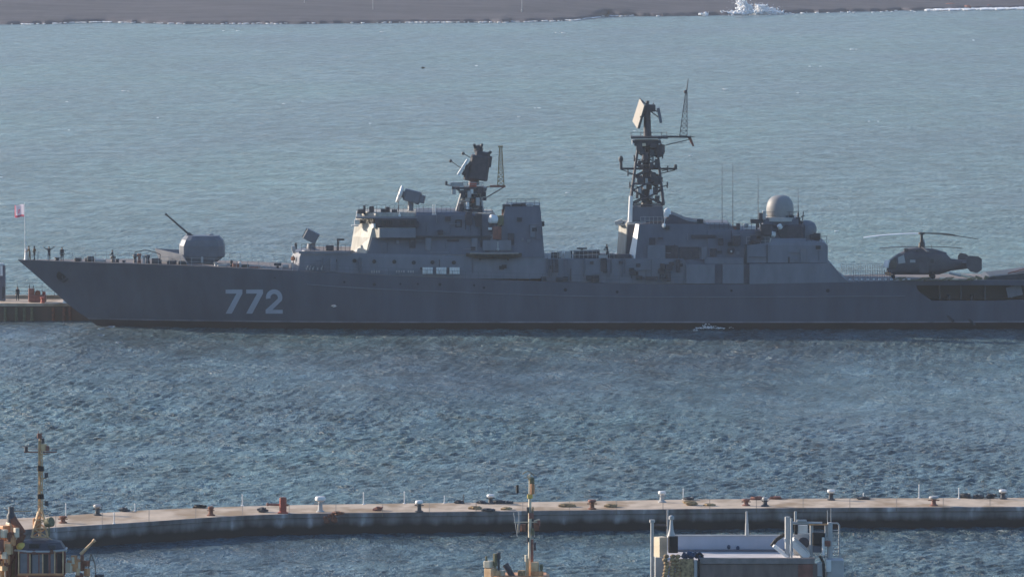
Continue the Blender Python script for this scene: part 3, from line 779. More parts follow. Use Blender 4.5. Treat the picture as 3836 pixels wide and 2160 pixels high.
# roof edge and gear on the bridge roof
MB().box(sx(1338), sx(1566), Y0 - 5.6, Y0 + 5.6, sz(818, -5.5) + .003, sz(812, -5.5)).build('bridge_roof', M['grey2'], ship)
block('bridge_roof_house', [(812, [(1340, -1.5), (1395, -4.4), (1560, -4.6)]), (797, [(1343, -1.5), (1392, -4.2), (1560, -4.4)])], M['bridge'])
for px, py, w_, h_ in ((1352, 792, .9, .5), (1392, 786, .6, .9), (1440, 788, .9, .4), (1452, 785, .5, .7), (1478, 792, .7, .5), (1365, 783, .3, .9)):
    t = MB(); p = S(px, py, -3.6); t.obox(p, (w_, .8, h_), chamf=.06).tube(p, p - Vector((0, 0, .7)), .12); t.build('roof_fitting', M['mast'], ship)
for px, py, w_, h_ in ((1345, 800, .7, .6), (1355, 812, .9, .25), (1338, 832, .7, .6), (1330, 845, .9, .16)):
    t = MB(); p = S(px, py, -3.4); t.obox(p, (w_, .6, h_), chamf=.05); t.build('lookout_fitting', M['white'], ship)
for px in (1497, 1622, 1630):
    MB().tube(S(px, 860 if px < 1500 else 806, -5.2), S(px, 795 if px < 1500 else 766, -5.2), .06).obox(S(px, 806, -5.2), (.3, .2, .3)).build('signal_post', M['white'], ship)

# upper works abaft the bridge
up = block('upper_deckhouse', [(889, [(1556, -5.6), (1557, -5.75), (1850, -5.75)]), (806, [(1556, -5.3), (1557, -5.35), (1845, -5.35)]), (795, [(1556, -4.9), (1557, -5.0), (1700, -5.0)])], M['grey'])
sbox(MB(), 1556, 1842, 884, 891, -6.1, -5.6).build('deck_ledge', M['dark'], ship)
vf = MB()
for a in ((1706, 1730, 823, 827), (1706, 1730, 848, 852), (1706, 1710, 827, 848), (1726, 1730, 827, 848)): sbox(vf, *a, -5.62, -5.3)
vf.build('vent_frame', M['port'], up)
for a in ((1470, 1500, 820, 868), (1560, 1568, 830, 852), (1675, 1720, 897, 905), (1640, 1660, 862, 878)):
    sbox(MB(), *a, -6.12 if a[2] < 895 else -5.85, -5.5).build('locker', M['mast'], ship)
sbox(MB(), 1800, 1805, 800, 960, -5.95, -5.4).build('pipe_run', M['dark'], ship)
sbox(MB(), 1808, 1915, 900, 938, -6.3, -5.5).build('screen_panel', M['grey2'], ship)

# forward exhaust stack
st = block('forward_funnel', [(962, [(1860, -5.9), (1861, -6.3), (2040, -6.3)]), (830, [(1880, -5.0), (1881, -5.3), (2029, -5.3)]), (775, [(1893, -4.4), (1894, -4.8), (2024, -4.8)])], M['grey'])
MB().box(sx(1897), sx(2021), Y0 - 4.2, Y0 + 4.2, sz(775, -5.5) + .01, sz(772, -5.5)).build('funnel_top_grille', M['port'], st)
for px, py, w_, h_, mm in ((1900, 780, 1.2, 1.0, 'mast'), (1893, 795, .9, .8, 'rust'), (1932, 770, 1.3, .5, 'dark'), (1960, 768, .6, .5, 'mast'), (1985, 769, .8, .4, 'palegrey'), (1915, 768, .4, .5, 'white')):
    t = MB(); p = S(px, py, -3.8); t.obox(p, (w_, 1.0, h_), chamf=.1).tube(p, p - Vector((0, 0, .6)), .2); t.build('uptake_fitting', M[mm], st)
sbox(MB(), 1937, 1955, 815, 830, -5.45, -5.0).build('louvre', M['dark'], st)
p = S(2032, 838, -4.0); MB().obox(p, (.5, 1.2, .6), chamf=.08).build('floodlight', M['dark'], st)
# searchlight and director gear in front of the stack
t = thing
gd = MB(); p = S(1848, 822, -5.6)
gd.lathe(p - Vector((0, 0, 1.4)), [(.55, 0), (.5, .9), (.3, 1.0), (.3, 1.4)], 12); gp = gd.build('director_pedestal', M['mast'], ship, True)
MB().lathe(p, [(.1, -.5), (.55, -.4), (.62, .3), (.5, .5)], 14, axis=(-.8, -.4, .15)).build('director_dome', M['white'], gp, True)
MB().obox(p + Vector((.9, .2, -.1)), (.8, .8, 1.2), chamf=.12).build('director_box', M['olive'], gp)
MB().obox(S(1836, 856, -5.9), (.5, .5, .3), chamf=.05).build('life_ring_box', M['white'], ship)
MB().obox(S(1862, 872, -6.0), (1.1, .5, 1.6), chamf=.1).build('gear_locker', M['redbrown'], ship)
MB().tube(S(1865, 934, -6.3), S(1865, 905, -6.3), .08).ball(S(1865, 934, -6.3), .2, n=8).build('davit_post', M['palegrey'], ship)

# midship deckhouse
md = block('midship_house', [(1060, [(2030, -5.9), (2031, -6.3), (2620, -6.4)]), (968, [(2030, -5.9), (2031, -6.2), (2560, -6.3)])], M['grey2'])
for px, w_ in ((2058, .12), (2066, .1), (2120, .5), (2186, .12), (2280, .4), (2330, .3), (2440, .12)):
    p = S(px, 1003, -6.42); MB().obox(p, (w_, .16, 2.2)).build('stanchion', M['grey'], md)
for px, py in ((2036, 1045), (2096, 1046), (2118, 1044), (2210, 1040), (2230, 1044), (2370, 1020), (2395, 1040), (2480, 1035), (2490, 1045)):
    t = MB(); p = S(px, py, -6.6); t.obox(p, (random.uniform(.4, 1.2), .5, random.uniform(.3, .8)), chamf=.05); t.build('deck_locker', M['dark'], ship)
for px, py, w_, h_, mm in ((2080, 958, 1.0, .9, 'dark'), (2110, 945, .25, .3, 'white'), (2095, 952, .6, .7, 'palegrey'), (2128, 955, .8, .9, 'palegrey'), (2140, 945, .3, .5, 'dark'), (2180, 930, 1.3, .18, 'dark'), (2260, 962, 1.2, .5, 'palegrey'), (2290, 960, .8, .7, 'mast'), (2306, 965, .7, .4, 'white'), (2265, 952, 1.6, .12, 'mast')):
    t = MB(); p = S(px, py, -4.5); t.obox(p, (w_, .8, h_), chamf=.04).tube(p, (p.x, p.y, sz(970, -5.5)), .1); t.build('deck_fitting', M[mm], ship)
tt = MB()                                       # torpedo / missile tubes on the upper deck
for dz in (0, .55):
    for dy in (0, .6):
        a = S(2148, 962, -4.6 + dy); a.z += dz; tt.tube(a, a + Vector((3.3, 0, .1)), .26, n=10)
tm = tt.build('launch_tube', M['mast'], ship, True)
MB().lathe(S(2200, 968, -4.3) - Vector((0, 0, .4)), [(1.1, 0), (1.0, .35), (.5, .45)], 14).build('tube_mount', M['dark'], ship, True)
MB().obox(S(2330, 960, -4.8), (2.2, 1.4, .55), chamf=.1).build('tool_locker', M['mast'], ship)

# aft superstructure: sun on front columns, shade between them, both put into colour
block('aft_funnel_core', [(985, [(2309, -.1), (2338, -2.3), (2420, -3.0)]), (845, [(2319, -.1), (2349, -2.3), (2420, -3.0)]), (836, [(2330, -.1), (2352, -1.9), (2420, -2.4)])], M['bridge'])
block('aft_funnel_shade_side', [(984, [(2341, -2.3), (2342, -2.4), (2420, -3.1)]), (846, [(2352, -2.3), (2353, -2.4), (2420, -3.1)])], M['mast'])  # dark colour carries the shade between the two columns
cb = MB()
for (x0, y0), (x1, y1), r0, r1 in (((2318, 972), (2326, 846), .78, .72),):
    cb.lathe(S(x0 + 30, y0, 1.0), [(r0, 0), (r1, (y0 - y1) / 29.7), (r1 * .9, (y0 - y1) / 29.7 + .25), (.1, (y0 - y1) / 29.7 + .3)], 16, axis=((x1 - x0) * .03, 0, (y0 - y1) * .033))
pass
MB().obox(S(2334, 842, -1.0), (1.3, 1.6, .18), chamf=.05).build('trunk_cap', M['bridge'], ship)
MB().obox(S(2318, 832, -.8), (1.0, .9, .5), Matrix.Rotation(R(-20), 3, 'Y')).build('trunk_hood', M['palegrey'], ship)
af = block('aft_superstructure', [(1062, [(2352, -3.9), (2374, -5.9), (2700, -6.0), (2880, -6.0)]), (985, [(2355, -3.9), (2377, -5.6), (2700, -5.7), (2880, -5.7)]), (840, [(2384, -3.6), (2394, -4.7), (2660, -4.8), (2730, -4.8)])], M['grey'])
block('aft_sunlit_strip', [(978, [(2353, -3.95), (2377, -5.72), (2378, -5.72)]), (842, [(2381, -3.7), (2394, -4.85), (2395, -4.85)])], M['white'])  # sunlit strip put into a white colour
block('aft_roof_house', [(842, [(2395, -4.5), (2480, -4.6), (2660, -4.6)]), (828, [(2500, -4.3), (2520, -4.4), (2572, -4.4)]), (806, [(2508, -3.8), (2512, -4.0), (2522, -4.0)])], M['mast'])
block('aft_low_house', [(990, [(2650, -5.75), (2651, -5.9), (2885, -5.9)]), (868, [(2650, -5.0), (2651, -5.1), (2885, -5.1)]), (862, [(2655, -4.9), (2656, -5.0), (2880, -5.0)])], M['grey'])
sbox(MB(), 2611, 2634, 821, 842, -4.6, -3.2).build('vent_box', M['dark'], ship)
sbox(MB(), 2426, 2492, 918, 980, -5.8, -5.2).build('shell_door', M['grey2'], af)
for a in ((2496, 2540, 920, 985), (2545, 2620, 925, 985)): sbox(MB(), *a, -5.58, -5.1).build('recess_panel', M['mast'], af)
sbox(MB(), 2590, 2680, 880, 892, -5.35, -4.8).build('ledge', M['mast'], af)
for px, py, w_, h_ in ((2482, 1000, .6, .9), (2478, 1015, .8, .6), (2505, 1000, .9, .7), (2505, 1035, .5, 1.2), (2440, 1042, 1.6, .5), (2540, 995, .5, 1.6)):
    t = MB(); p = S(px, py, -6.5); t.obox(p, (w_, .5, h_), chamf=.06); t.build('deck_gear', M['mast'], ship)
p = S(2487, 845, -5.0); MB().lathe(p, [(.1, -.2), (.28, -.15), (.3, .1), (.1, .25)], 10, axis=(-1, -.3, 0)).tube(p, p + Vector((.15, 0, 1.0)), .04).build('deck_lamp_sun_patch', M['white'], ship, True)
MB().obox(S(2500, 852, -5.0), (.5, .5, .5), chamf=.05).build('lamp_box', M['dark'], ship)
p = S(2500, 812, -3.4); sr = MB().lathe(p, [(.42, 0), (.46, .4), (.4, .85), (.2, 1.05), (.03, 1.1)], 16).build('small_radome', M['white'], ship, True)
for px in (2400, 2440): MB().tube(S(px, 838, -4.4), S(px, 824, -4.4), .05).tube(S(px - 30, 826, -4.4), S(px + 40, 826, -4.4), .035).build('roof_rail', M['dark'], ship)
p = S(2275, 968, -5.2)

# hangar and helideck side
hg = block('hangar', [(1066, [(2570, -6.15), (2571, -6.2), (3112, -6.55)]), (986, [(2570, -6.15), (2571, -6.2), (3112, -6.35)])], M['grey'])
for x0, x1 in ((2571, 2678), (2707, 2786)): sbox(MB(), x0, x1, 990, 1062, -6.75, -6.1).build('side_screen', M['grey2'], hg)
rp = MB(); sprism(rp, [(2808, 989), (3104, 986), (3128, 1006), (3150, 1030), (3178, 1056), (3178, 1066), (2808, 1066)], -6.95, -5.9); rp.build('side_screen', M['grey2'], hg)
rp = MB(); p0 = [(3095, 985), (3112, 988), (3130, 1006), (3150, 1030), (3176, 1052), (3178, 1060), (3095, 1062)]; sprism(rp, p0, -5.7, 6.2); rp.build('hangar_ramp', M['grey'], hg)
for a in ((2808, 1064, 'grey'),): pass
uh = block('hangar_upper', [(985, [(2790, -5.9), (2791, -6.15), (3101, -6.15)]), (918, [(2796, -5.6), (2797, -5.9), (3101, -5.9)]), (908, [(2885, -5.4), (2886, -5.8), (3086, -5.8)]), (893, [(2889, -5.3), (2890, -5.5), (3012, -5.5)])], M['grey2'])
for a in ((2872, 2875, 915, 984), (2952, 2958, 962, 990), (2790, 2798, 915, 985)): sbox(MB(), *a, -6.2, -5.9).build('panel_joint', M['dark'], uh)
sbox(MB(), 2790, 3104, 984, 990, -6.3, -5.8).build('ledge', M['dark'], uh)
sbox(MB(), 2640, 2785, 965, 988, -6.3, -5.6).build('side_locker', M['grey2'], ship)
p = S(2738, 938, -6.05); MB().lathe(p + Vector((0, .1, 0)), [(.45, 0), (.5, .15), (.3, .2)], 14, axis=(0, -1, 0)).build('life_ring', M['mast'], ship, True)
MB().ball(p + Vector((.05, -.15, -.1)), .12, n=8).build('lamp', M['white'], ship, True)
for px, py, w_, h_ in ((2672, 945, .8, 1.0), (2700, 905, .6, .8), (2830, 895, 1.3, .9), (2820, 908, 1.0, .35), (2845, 880, .9, 1.0), (2760, 900, .9, 1.2), (2870, 860, 1.4, 1.4)):
    MB().obox(S(px, py, -5.5), (w_, .7, h_), chamf=.07).build('deck_gear', M['mast'], ship)

# the big radome and its ring
p = S(2922, 812, -2.4); rr = 1.72
MB().lathe(p, [(rr * .93, 0), (rr * .98, .5), (rr, 1.0), (rr * .985, 1.35), (rr * .93, 1.75), (rr * .8, 2.2), (rr * .62, 2.5), (rr * .38, 2.68), (.04, 2.74)], 32).build('radome', mat('radome_paint', (.26, .26, .265), .55, .08, 1), ship, True)
rb = block('radome_house', [(905, [(2852, -4.0), (2853, -4.6), (3000, -4.6)]), (822, [(2860, -3.6), (2861, -4.0), (2990, -4.0)])], M['grey'])
MB().lathe(S(2922, 824, -2.4), [(2.2, -.1), (2.2, .35), (1.75, .42)], 28).build('radome_ring', M['palegrey'], rb, True)
for px, py, w_, h_, mm in ((2835, 828, 1.6, .5, 'mast'), (2850, 812, .5, 1.0, 'mast'), (2862, 806, .4, 1.1, 'palegrey'), (2810, 852, 1.3, .4, 'white'), (2795, 845, .6, .5, 'palegrey'), (2765, 850, .5, .9, 'mast'), (2750, 854, .6, .5, 'redbrown'), (2725, 848, .5, .8, 'palegrey'), (2700, 850, .9, .7, 'mast')):
    t = MB(); q = S(px, py, -3.8); t.obox(q, (w_, .7, h_), chamf=.05).tube(q, (q.x, q.y, sz(866, -4.5)), .1); t.build('roof_fitting', M[mm], ship)

# close-in gun mount on the hangar roof
cw = MB(); p = S(2965, 902, -3.4); cw.lathe(p, [(2.1, 0), (2.0, .35), (1.5, .45), (1.4, .8)], 20); cwo = cw.build('gun_mount', M['mast'], ship, True)
MB().obox(S(2975, 868, -3.6), (2.6, 2.4, 1.9), chamf=.4).build('mount_body', M['mast'], cwo)
MB().lathe(S(3022, 866, -3.2), [(1.15, -1.2), (1.25, 0), (1.1, .8), (.7, 1.25), (.1, 1.4)], 16, axis=(.25, 0, 1)).build('radar_cover', M['turret'], cwo, True)
for dy in (-.9, .9):
    MB().obox(S(2935, 872, -3.6 + dy), (1.3, .55, 1.3), Matrix.Rotation(R(-28), 3, 'Y'), chamf=.08).build('missile_tube_box', M['dark'], cwo)
    a = S(2938, 858, -3.6 + dy); b = a + Vector((-1.5, 0, .5)); k = MB()
    for j in range(3): k.tube(a + Vector((0, .08 * j, .05 * j)), b + Vector((0, .08 * j, .05 * j)), .06)
    k.build('gun_barrel', M['dark'], cwo)
for px, py, rr_ in ((2928, 826, .3), (2945, 822, .25), (2965, 820, .32), (2990, 828, .3), (2935, 845, .35), (3000, 842, .3)):
    q = S(px, py, -3.6); MB().lathe(q - Vector((0, 0, .5)), [(rr_ * .6, 0), (rr_ * .6, .4), (rr_, .5), (rr_, .95), (.05, 1.05)], 12).build('sensor_head', M['dark'], cwo, True)
MB().lathe(S(2895, 878, -4.4), [(.1, -.3), (.4, -.25), (.42, .3), (.1, .4)], 12, axis=(-.9, -.3, .2)).build('searchlight', M['white'], ship, True)
MB().tube(S(2885, 915, -5.4), S(2889, 892, -5.3), .16).build('sunlit_corner', M['white'], ship)  # white: sunlit hangar corner put into the colour
MB().lathe(S(2922, 850, -4.6), [(.1, -.3), (.3, -.2), (.32, .3), (.1, .4)], 12, axis=(-.5, -.3, .8)).build('searchlight', M['white'], ship, True)
for px, py in ((3030, 905), (3045, 890), (3058, 898), (3062, 885)):
    MB().obox(S(px, py, -4.2), (.8, .7, .8), chamf=.1).build('deck_gear', M['dark'], ship)
MB().tube(S(3006, 826, -2), S(3010, 792, -2), .07).tube(S(3000, 812, -2), S(3014, 808, -2), .06).build('whip_antenna', M['dark'], ship)
for px, pt, pb, off in ((2705, 612, 862, -2.5), (2745, 608, 862, -3.0), (2840, 655, 850, -1.5), (2884, 735, 830, 2.0), (2990, 700, 812, 1.0), (2655, 830, 860, -3), (1492, 700, 810, -1)):
    a, b = S(px, pb, off), S(px, pt, off); MB().tube(a, b, .05, .022).lathe(a, [(.16, -.1), (.12, .5), (.05, .55)], 8).build('whip_antenna', M['mast'], ship)

# ---- gun turret on the forecastle
gx = S(757, 940, 0); gz0 = S(757, 985, 0).z
tr = MB()
def trng(x0, x1, hw, py, nose):              # outline of one level: rounded front (left), chamfered back (right)
    xa, xb = sx(x0), sx(x1); z = S(757, py, 0).z; pts = []
    for i in range(7):
        a = math.pi * (1 - .0) / 6 * i; pts.append((xa + nose * (1 - math.sin(a)), Y0 - hw * math.cos(a), z))
    pts += [(xb - .7, Y0 + hw, z), (xb, Y0 + hw * .72, z), (xb, Y0 - hw * .72, z), (xb - .7, Y0 - hw, z)]
    return [Vector(q) for q in pts]
tr.loft([trng(696, 806, 1.5, 984, .8), trng(672, 842, 1.9, 958, 1.3), trng(671, 842, 1.95, 918, 1.35), trng(680, 836, 1.85, 897, 1.25), trng(694, 820, 1.5, 881, 1.0)])
gun = tr.build('gun_turret', M['turret'], ship, bevel=.06)
MB().lathe(S(755, 992, 0), [(1.75, -.6), (1.75, .25), (1.6, .3)], 24).build('turret_ring', M['mast'], gun, True)
a, b = S(722, 890, 0), S(619, 800, 0)
MB().tube(a + (a - b) * .05, a.lerp(b, .18), .34, .24, 12).tube(a.lerp(b, .18), b, .13, .10, 10).tube(b.lerp(a, .06), b, .145, .145, 10).build('gun_barrel', M['dark'], gun, True)
MB().obox(S(706, 896, 0), (1.2, .9, .9), Matrix.Rotation(R(40), 3, 'Y'), chamf=.12).build('barrel_shroud', M['turret'], gun)
MB().obox(S(757, 968, -1.75), (.3, .3, 1.1), chamf=.04).build('turret_ladder', M['palegrey'], gun)
MB().lathe(S(790, 882, .6), [(.4, -.2), (.4, .12), (.25, .2)], 14).build('sight_hood', M['turret'], gun, True)
bw = MB()                                     # V-shaped breakwater ahead of the turret
for s in (-1, 1):
    a, b = S(612, 985, 0), S(668, 990, s * 5.2)
    za = deck_z(a.x) - .05
    bw.add([(a.x - .4, Y0, za), (b.x + 1.2, Y0 + s * 5.3, za), (b.x + .5, Y0 + s * 5.2, za + 1.25), (a.x - 1.1, Y0, za + 1.75), (a.x - .25, Y0, za), (b.x + 1.35, Y0 + s * 5.3, za), (b.x + .62, Y0 + s * 5.2, za + 1.25), (a.x - .97, Y0, za + 1.75)], [(0, 1, 2, 3), (4, 7, 6, 5), (3, 2, 6, 7), (0, 4, 5, 1), (1, 5, 6, 2)])
bw.build('breakwater', M['grey2'], ship)

# ---- rocket launcher on the deckhouse roof
p = S(1166, 884, -2.2); rl = MB(); rl.lathe(S(1166, 944, -2.2), [(1.35, -.05), (1.2, .25), (.6, .45), (.5, 1.1)], 18)
lo = rl.build('launcher_mount', M['turret'], ship, True)
rot = Matrix.Rotation(R(28), 3, 'Y')
lb = MB().obox(p, (1.75, 2.0, 1.35), rot, chamf=.1).build('launcher_box', M['turret'], lo)
tb = MB()
for i in range(3):
    for j in range(4):
        c = p + rot @ Vector((-.88, -.72 + j * .48, -.42 + i * .42)); tb.lathe(c, [(.16, -.1), (.16, .1), (.11, .1), (.11, .02)], 8, axis=rot @ Vector((-1, 0, 0)))
tb.build('rocket_tubes', M['dark'], lo)
for px, py, w_, h_, mm in ((1235, 930, 1.0, .75, 'mast'), (1108, 915, .3, .4, 'dark'), (1100, 930, .5, .6, 'palegrey'), (1040, 990, .9, .35, 'dark'), (1070, 997, .8, .4, 'palegrey')):
    t = MB(); q = S(px, py, -3.5); t.obox(q, (w_, .8, h_), chamf=.06).tube(q, q - Vector((0, 0, .6)), .15); t.build('deck_fitting', M[mm], ship)
MB().tube(S(1266, 945, -3.2), S(1266, 898, -3.2), .12).obox(S(1276, 897, -3.2), (.95, .3, .25)).build('sensor_post', M['dark'], ship)

# ---- fire-control radar over the bridge
fr = MB(); fr.lathe(S(1538, 808, -.5), [(.8, -.3), (.6, .4), (.36, .8), (.36, 2.2)], 14); fro = fr.build('director_pedestal', M['turret'], ship, True)
c = S(1545, 735, -.5); rot = Matrix.Rotation(R(14), 3, 'Y')
MB().obox(c, (2.2, 1.6, 1.5), rot, chamf=.25).obox(c + rot @ Vector((1.15, 0, -.05)), (1.0, 1.2, 1.0), rot, chamf=.15).obox(c + rot @ Vector((.75, -.2, -.6)), (.5, .8, .5), rot, chamf=.1).build('radar_housing', M['turret'], fro)
c2 = S(1498, 727, -.5)
MB().lathe(c2, [(.05, -.3), (.75, -.25), (1.1, -.05), (1.12, .17), (.7, .06), (.05, .0)], 24, axis=rot @ Vector((-1, -.06, .1))).build('radar_dish', M['white'], fro, True)
MB().tube(c2 + Vector((.1, 0, 0)), c, .4, .6, 12).build('dish_hub', M['turret'], fro, True)

# ---- forward mast with the boxy search radar
zb = 803
fm = MB()
def mring(x0, x1, hy_, py): z = S(1765, py, 0).z; return [Vector((sx(x0), Y0 - hy_, z)), Vector((sx(x1), Y0 - hy_, z)), Vector((sx(x1), Y0 + hy_, z)), Vector((sx(x0), Y0 + hy_, z))]
b0, b1 = mring(1704, 1812, 1.7, 806), mring(1728, 1800, 1.15, 724)
core = MB(); core.loft([mring(1710, 1812, 1.2, 806), mring(1734, 1806, .9, 740), mring(1716, 1822, 1.25, 712), mring(1700, 1826, 1.45, 701)])
fmo = core.build('fore_mast', M['grey2'], ship)
MB().lattice(b0, b1, .10, 3, 5).build('mast_frame', M['palegrey'], fmo)
lg = MB(); a, b = mring(1702, 1722, .5, 806), mring(1722, 1738, .4, 748); lg.loft([a, b]); lg.build('sunlit_mast_strip', M['white'], fmo)  # white strip: sunlit edge of the mast put into the colour
MB().box(sx(1693), sx(1812), Y0 - 1.7, Y0 + 1.7, S(1765, 706, 0).z, S(1765, 698, 0).z).build('mast_platform', M['mast'], fmo)
pk = MB()
for x0 in (1700, 1722, 1752, 1778, 1806): pk.tube(S(x0, 699, -1.6), S(x0, 683, -1.6), .04)
pk.tube(S(1695, 684, -1.65), S(1812, 684, -1.65), .04).tube(S(1695, 691, -1.65), S(1812, 691, -1.65), .03); pk.build('platform_rail', M['palegrey'], fmo)
for px, py, w_, h_, mm in ((1712, 690, 1.6, .5, 'palegrey'), (1700, 714, .5, .9, 'palegrey'), (1772, 694, .9, .6, 'red'), (1768, 712, .35, .9, 'white'), (1782, 735, .5, .6, 'dark'), (1800, 712, .8, .8, 'mast'), (1812, 728, .6, .6, 'dark'), (1730, 705, .5, .5, 'white'), (1690, 690, .5, .2, 'white'), (1672, 686, .3, .5, 'dark'), (1752, 745, .6, .5, 'palegrey'), (1778, 770, .7, .6, 'dark'), (1745, 770, .5, .7, 'palegrey'), (1765, 790, .4, .6, 'mast'), (1815, 745, .5, .4, 'mast')):
    q = S(px, py, -1.35); MB().obox(q, (w_, .6, h_), chamf=.04).build('mast_fitting', M[mm], fmo)
MB().tube(S(1670, 692, -.6), S(1700, 698, -.6), .07).build('platform_strut', M['mast'], fmo)
sr = MB(); sr.lathe(S(1775, 690, 0), [(.7, -.1), (.65, .5), (.9, .6), (.9, .85)], 16); sro = sr.build('search_radar', M['turret'], fmo, True)
rot = Matrix.Rotation(R(8), 3, 'Y')
MB().obox(S(1795, 628, 0), (2.5, 2.4, 3.1), rot, chamf=.25).obox(S(1766, 648, 0), (1.8, 1.9, 1.9), rot, chamf=.2).obox(S(1806, 590, 0), (1.9, 1.7, 1.5), rot, chamf=.2).obox(S(1830, 605, 0), (.8, 1.5, 1.4), rot, chamf=.15).build('radar_box', M['mast'], fmo)
af_ = MB(); a, b = S(1718, 652, 0), S(1750, 602, 0); d = (b - a); ang = math.atan2(d.z, d.x)
af_.obox(a.lerp(b, .5), (d.length * 1.1, 3.0, .3), Matrix.Rotation(-ang, 3, 'Y')); af_.build('antenna_panel', M['white'], fmo)
MB().obox(a.lerp(b, .5) + Vector((.45, 0, -.15)), (d.length * .9, 2.4, .3), Matrix.Rotation(-ang, 3, 'Y')).build('panel_frame', M['mast'], fmo)
hd = MB()
for px, py in ((1776, 540), (1806, 540), (1784, 552), (1800, 548)): hd.tube(S(1790, 578, .2), S(px, py, (px % 3 - 1) * .5), .3, .16, 8)
hd.ball(S(1792, 560, 0), .6, n=12).build('radar_head', M['dark'], fmo)
for (x0, y0), (x1, y1) in (((1735, 575), (1765, 592)), ((1688, 603), (1742, 640)), ((1836, 571), (1805, 577))):
    MB().tube(S(x0, y0, -.8), S(x1, y1, -.4), .05).ball(S(x0, y0, -.8), .22, n=8).build('sensor_boom', M['dark'], fmo)
MB().box(sx(1836), sx(1894), Y0 - .6, Y0 + .6, S(1765, 701, 0).z, S(1765, 694, 0).z).build('yard_platform', M['redbrown'], fmo)
MB().tube(S(1892, 698, -.4), S(1822, 740, -.4), .07).tube(S(1892, 698, .4), S(1822, 740, .4), .07).tube(S(1840, 696, 0), S(1812, 705, 0), .07).build('yard_strut', M['mast'], fmo)
c3 = [S(1864, 694, -.35), S(1888, 694, -.35), S(1888, 694, .35), S(1864, 694, .35)]; c4 = [S(1871, 552, -.12), S(1880, 552, -.12), S(1880, 552, .12), S(1871, 552, .12)]
MB().lattice(c3, c4, .06, 9, 4).obox(S(1875, 549, 0), (.6, .3, .2)).build('lattice_pole', M['gold'], fmo)

# ---- main lattice mast
mbs = MB(); mbs.loft([mring(2358, 2486, 1.9, 840), mring(2364, 2482, 1.6, 772)]); mm_ = mbs.build('main_mast', M['grey'], ship)
lp = MB(); lp.lathe(S(2360, 832, -1.9), [(.3, 0), (.26, 3.3)], 10, axis=(.04, 0, 1)); lp.build('sunlit_mast_strip', M['white'], mm_, True)  # sun on the mast's left edge put into a white strip
q0, q1 = mring(2360, 2485, 1.85, 765), mring(2392, 2458, .95, 530)
mf = MB()
for a_, b_ in zip(q0, q1): mf.tube(a_, b_, .17, .14, 6)
for j in range(5):
    f0, f1 = (j / 5) ** .9, ((j + 1) / 5) ** .9
    for i in range(4):
        a0, a1 = q0[i].lerp(q1[i], f0), q0[i].lerp(q1[i], f1); c0, c1 = q0[(i + 1) % 4].lerp(q1[(i + 1) % 4], f0), q0[(i + 1) % 4].lerp(q1[(i + 1) % 4], f1)
        mf.tube(a0, c1, .1, n=5)
        if j % 2 == 0: mf.tube(c0, a1, .1, n=5)
        if j in (0, 2, 4): mf.tube(a0, c0, .09, n=5)
mf.build('mast_frame', M['mast'], mm_)
random.seed(41)
for k in range(16):                            # waveguides, boxes and cable racks inside the lattice
    px, py = random.uniform(2382, 2465), random.uniform(545, 755); u_ = (755 - py) / 210
    px = 2425 + (px - 2425) * (1 - .35 * u_)
    MB().obox(S(px, py, random.uniform(-.9, .3)), (random.uniform(.25, .6), .4, random.uniform(.5, 1.3)), chamf=.04).build('mast_fitting', M[random.choice(('mast', 'dark', 'mast', 'palegrey', 'rust', 'grey2'))], mm_)
MB().tube(S(2423, 772, 0), S(2424, 640, 0), .75, .5, 10).tube(S(2424, 640, 0), S(2425, 530, 0), .42, .3, 10).tube(S(2410, 737, -.6), S(2412, 530, -.5), .16, n=8).build('cable_trunk', M['mast'], mm_)
MB().box(sx(2374), sx(2480), Y0 - 1.7, Y0 + 1.7, S(2425, 690, 0).z, S(2425, 684, 0).z).build('mast_platform', M['mast'], mm_)
MB().loft([mring(2376, 2478, 1.5, 545), mring(2366, 2474, 1.7, 524)]).build('mast_basket', M['mast'], mm_)
MB().box(sx(2362), sx(2500), Y0 - 1.6, Y0 + 1.6, S(2425, 518, 0).z, S(2425, 510, 0).z).build('mast_platform', M['dark'], mm_)
rr2 = MB()
for x0 in (2364, 2400, 2440, 2478, 2498): rr2.tube(S(x0, 512, -1.55), S(x0, 494, -1.55), .035)
rr2.tube(S(2364, 496, -1.55), S(2498, 496, -1.55), .03); rr2.build('platform_rail', M['mast'], mm_)
for px, py, w_, h_, mm in ((2372, 532, .35, .6, 'white'), (2395, 548, .8, 1.0, 'mast'), (2412, 540, .5, .5, 'cream'), (2448, 540, .8, .9, 'mast'), (2470, 530, .3, .8, 'palegrey'), (2400, 677, .9, .8, 'mast'), (2422, 680, .35, .8, 'palegrey'), (2460, 675, .8, .9, 'dark'), (2478, 672, .3, .6, 'dark'), (2395, 715, .5, .8, 'palegrey'), (2412, 745, .6, .9, 'dark'), (2440, 720, .4, .7, 'white'), (2462, 745, .6, .8, 'dark'), (2440, 620, .5, .9, 'mast'), (2460, 612, .5, 1.1, 'dark'), (2402, 820, .8, .7, 'dark'), (2410, 775, .7, .6, 'mast')):
    q = S(px, py, -1.3); MB().obox(q, (w_, .6, h_), chamf=.05).build('mast_fitting', M[mm], mm_)
q = S(2466, 560, -.5); MB().lathe(q, [(.6, -.9), (.85, -.3), (.8, .6), (.3, .75)], 14).build('antenna_drum', M['mast'], mm_, True)
yd = MB(); yd.tube(S(2325, 632, 0), S(2535, 632, 0), .13, n=8)
yd.tube(S(2325, 634, 0), S(2380, 655, 0), .06).tube(S(2530, 636, 0), S(2470, 652, 0), .06); yd.build('cross_yard', M['dark'], mm_)
MB().tube(S(2327, 634, 0), S(2326, 600, 0), .18, n=8).ball(S(2326, 596, 0), .3, (1, 1, 1.4), 10).build('yard_antenna', M['dark'], mm_, True)
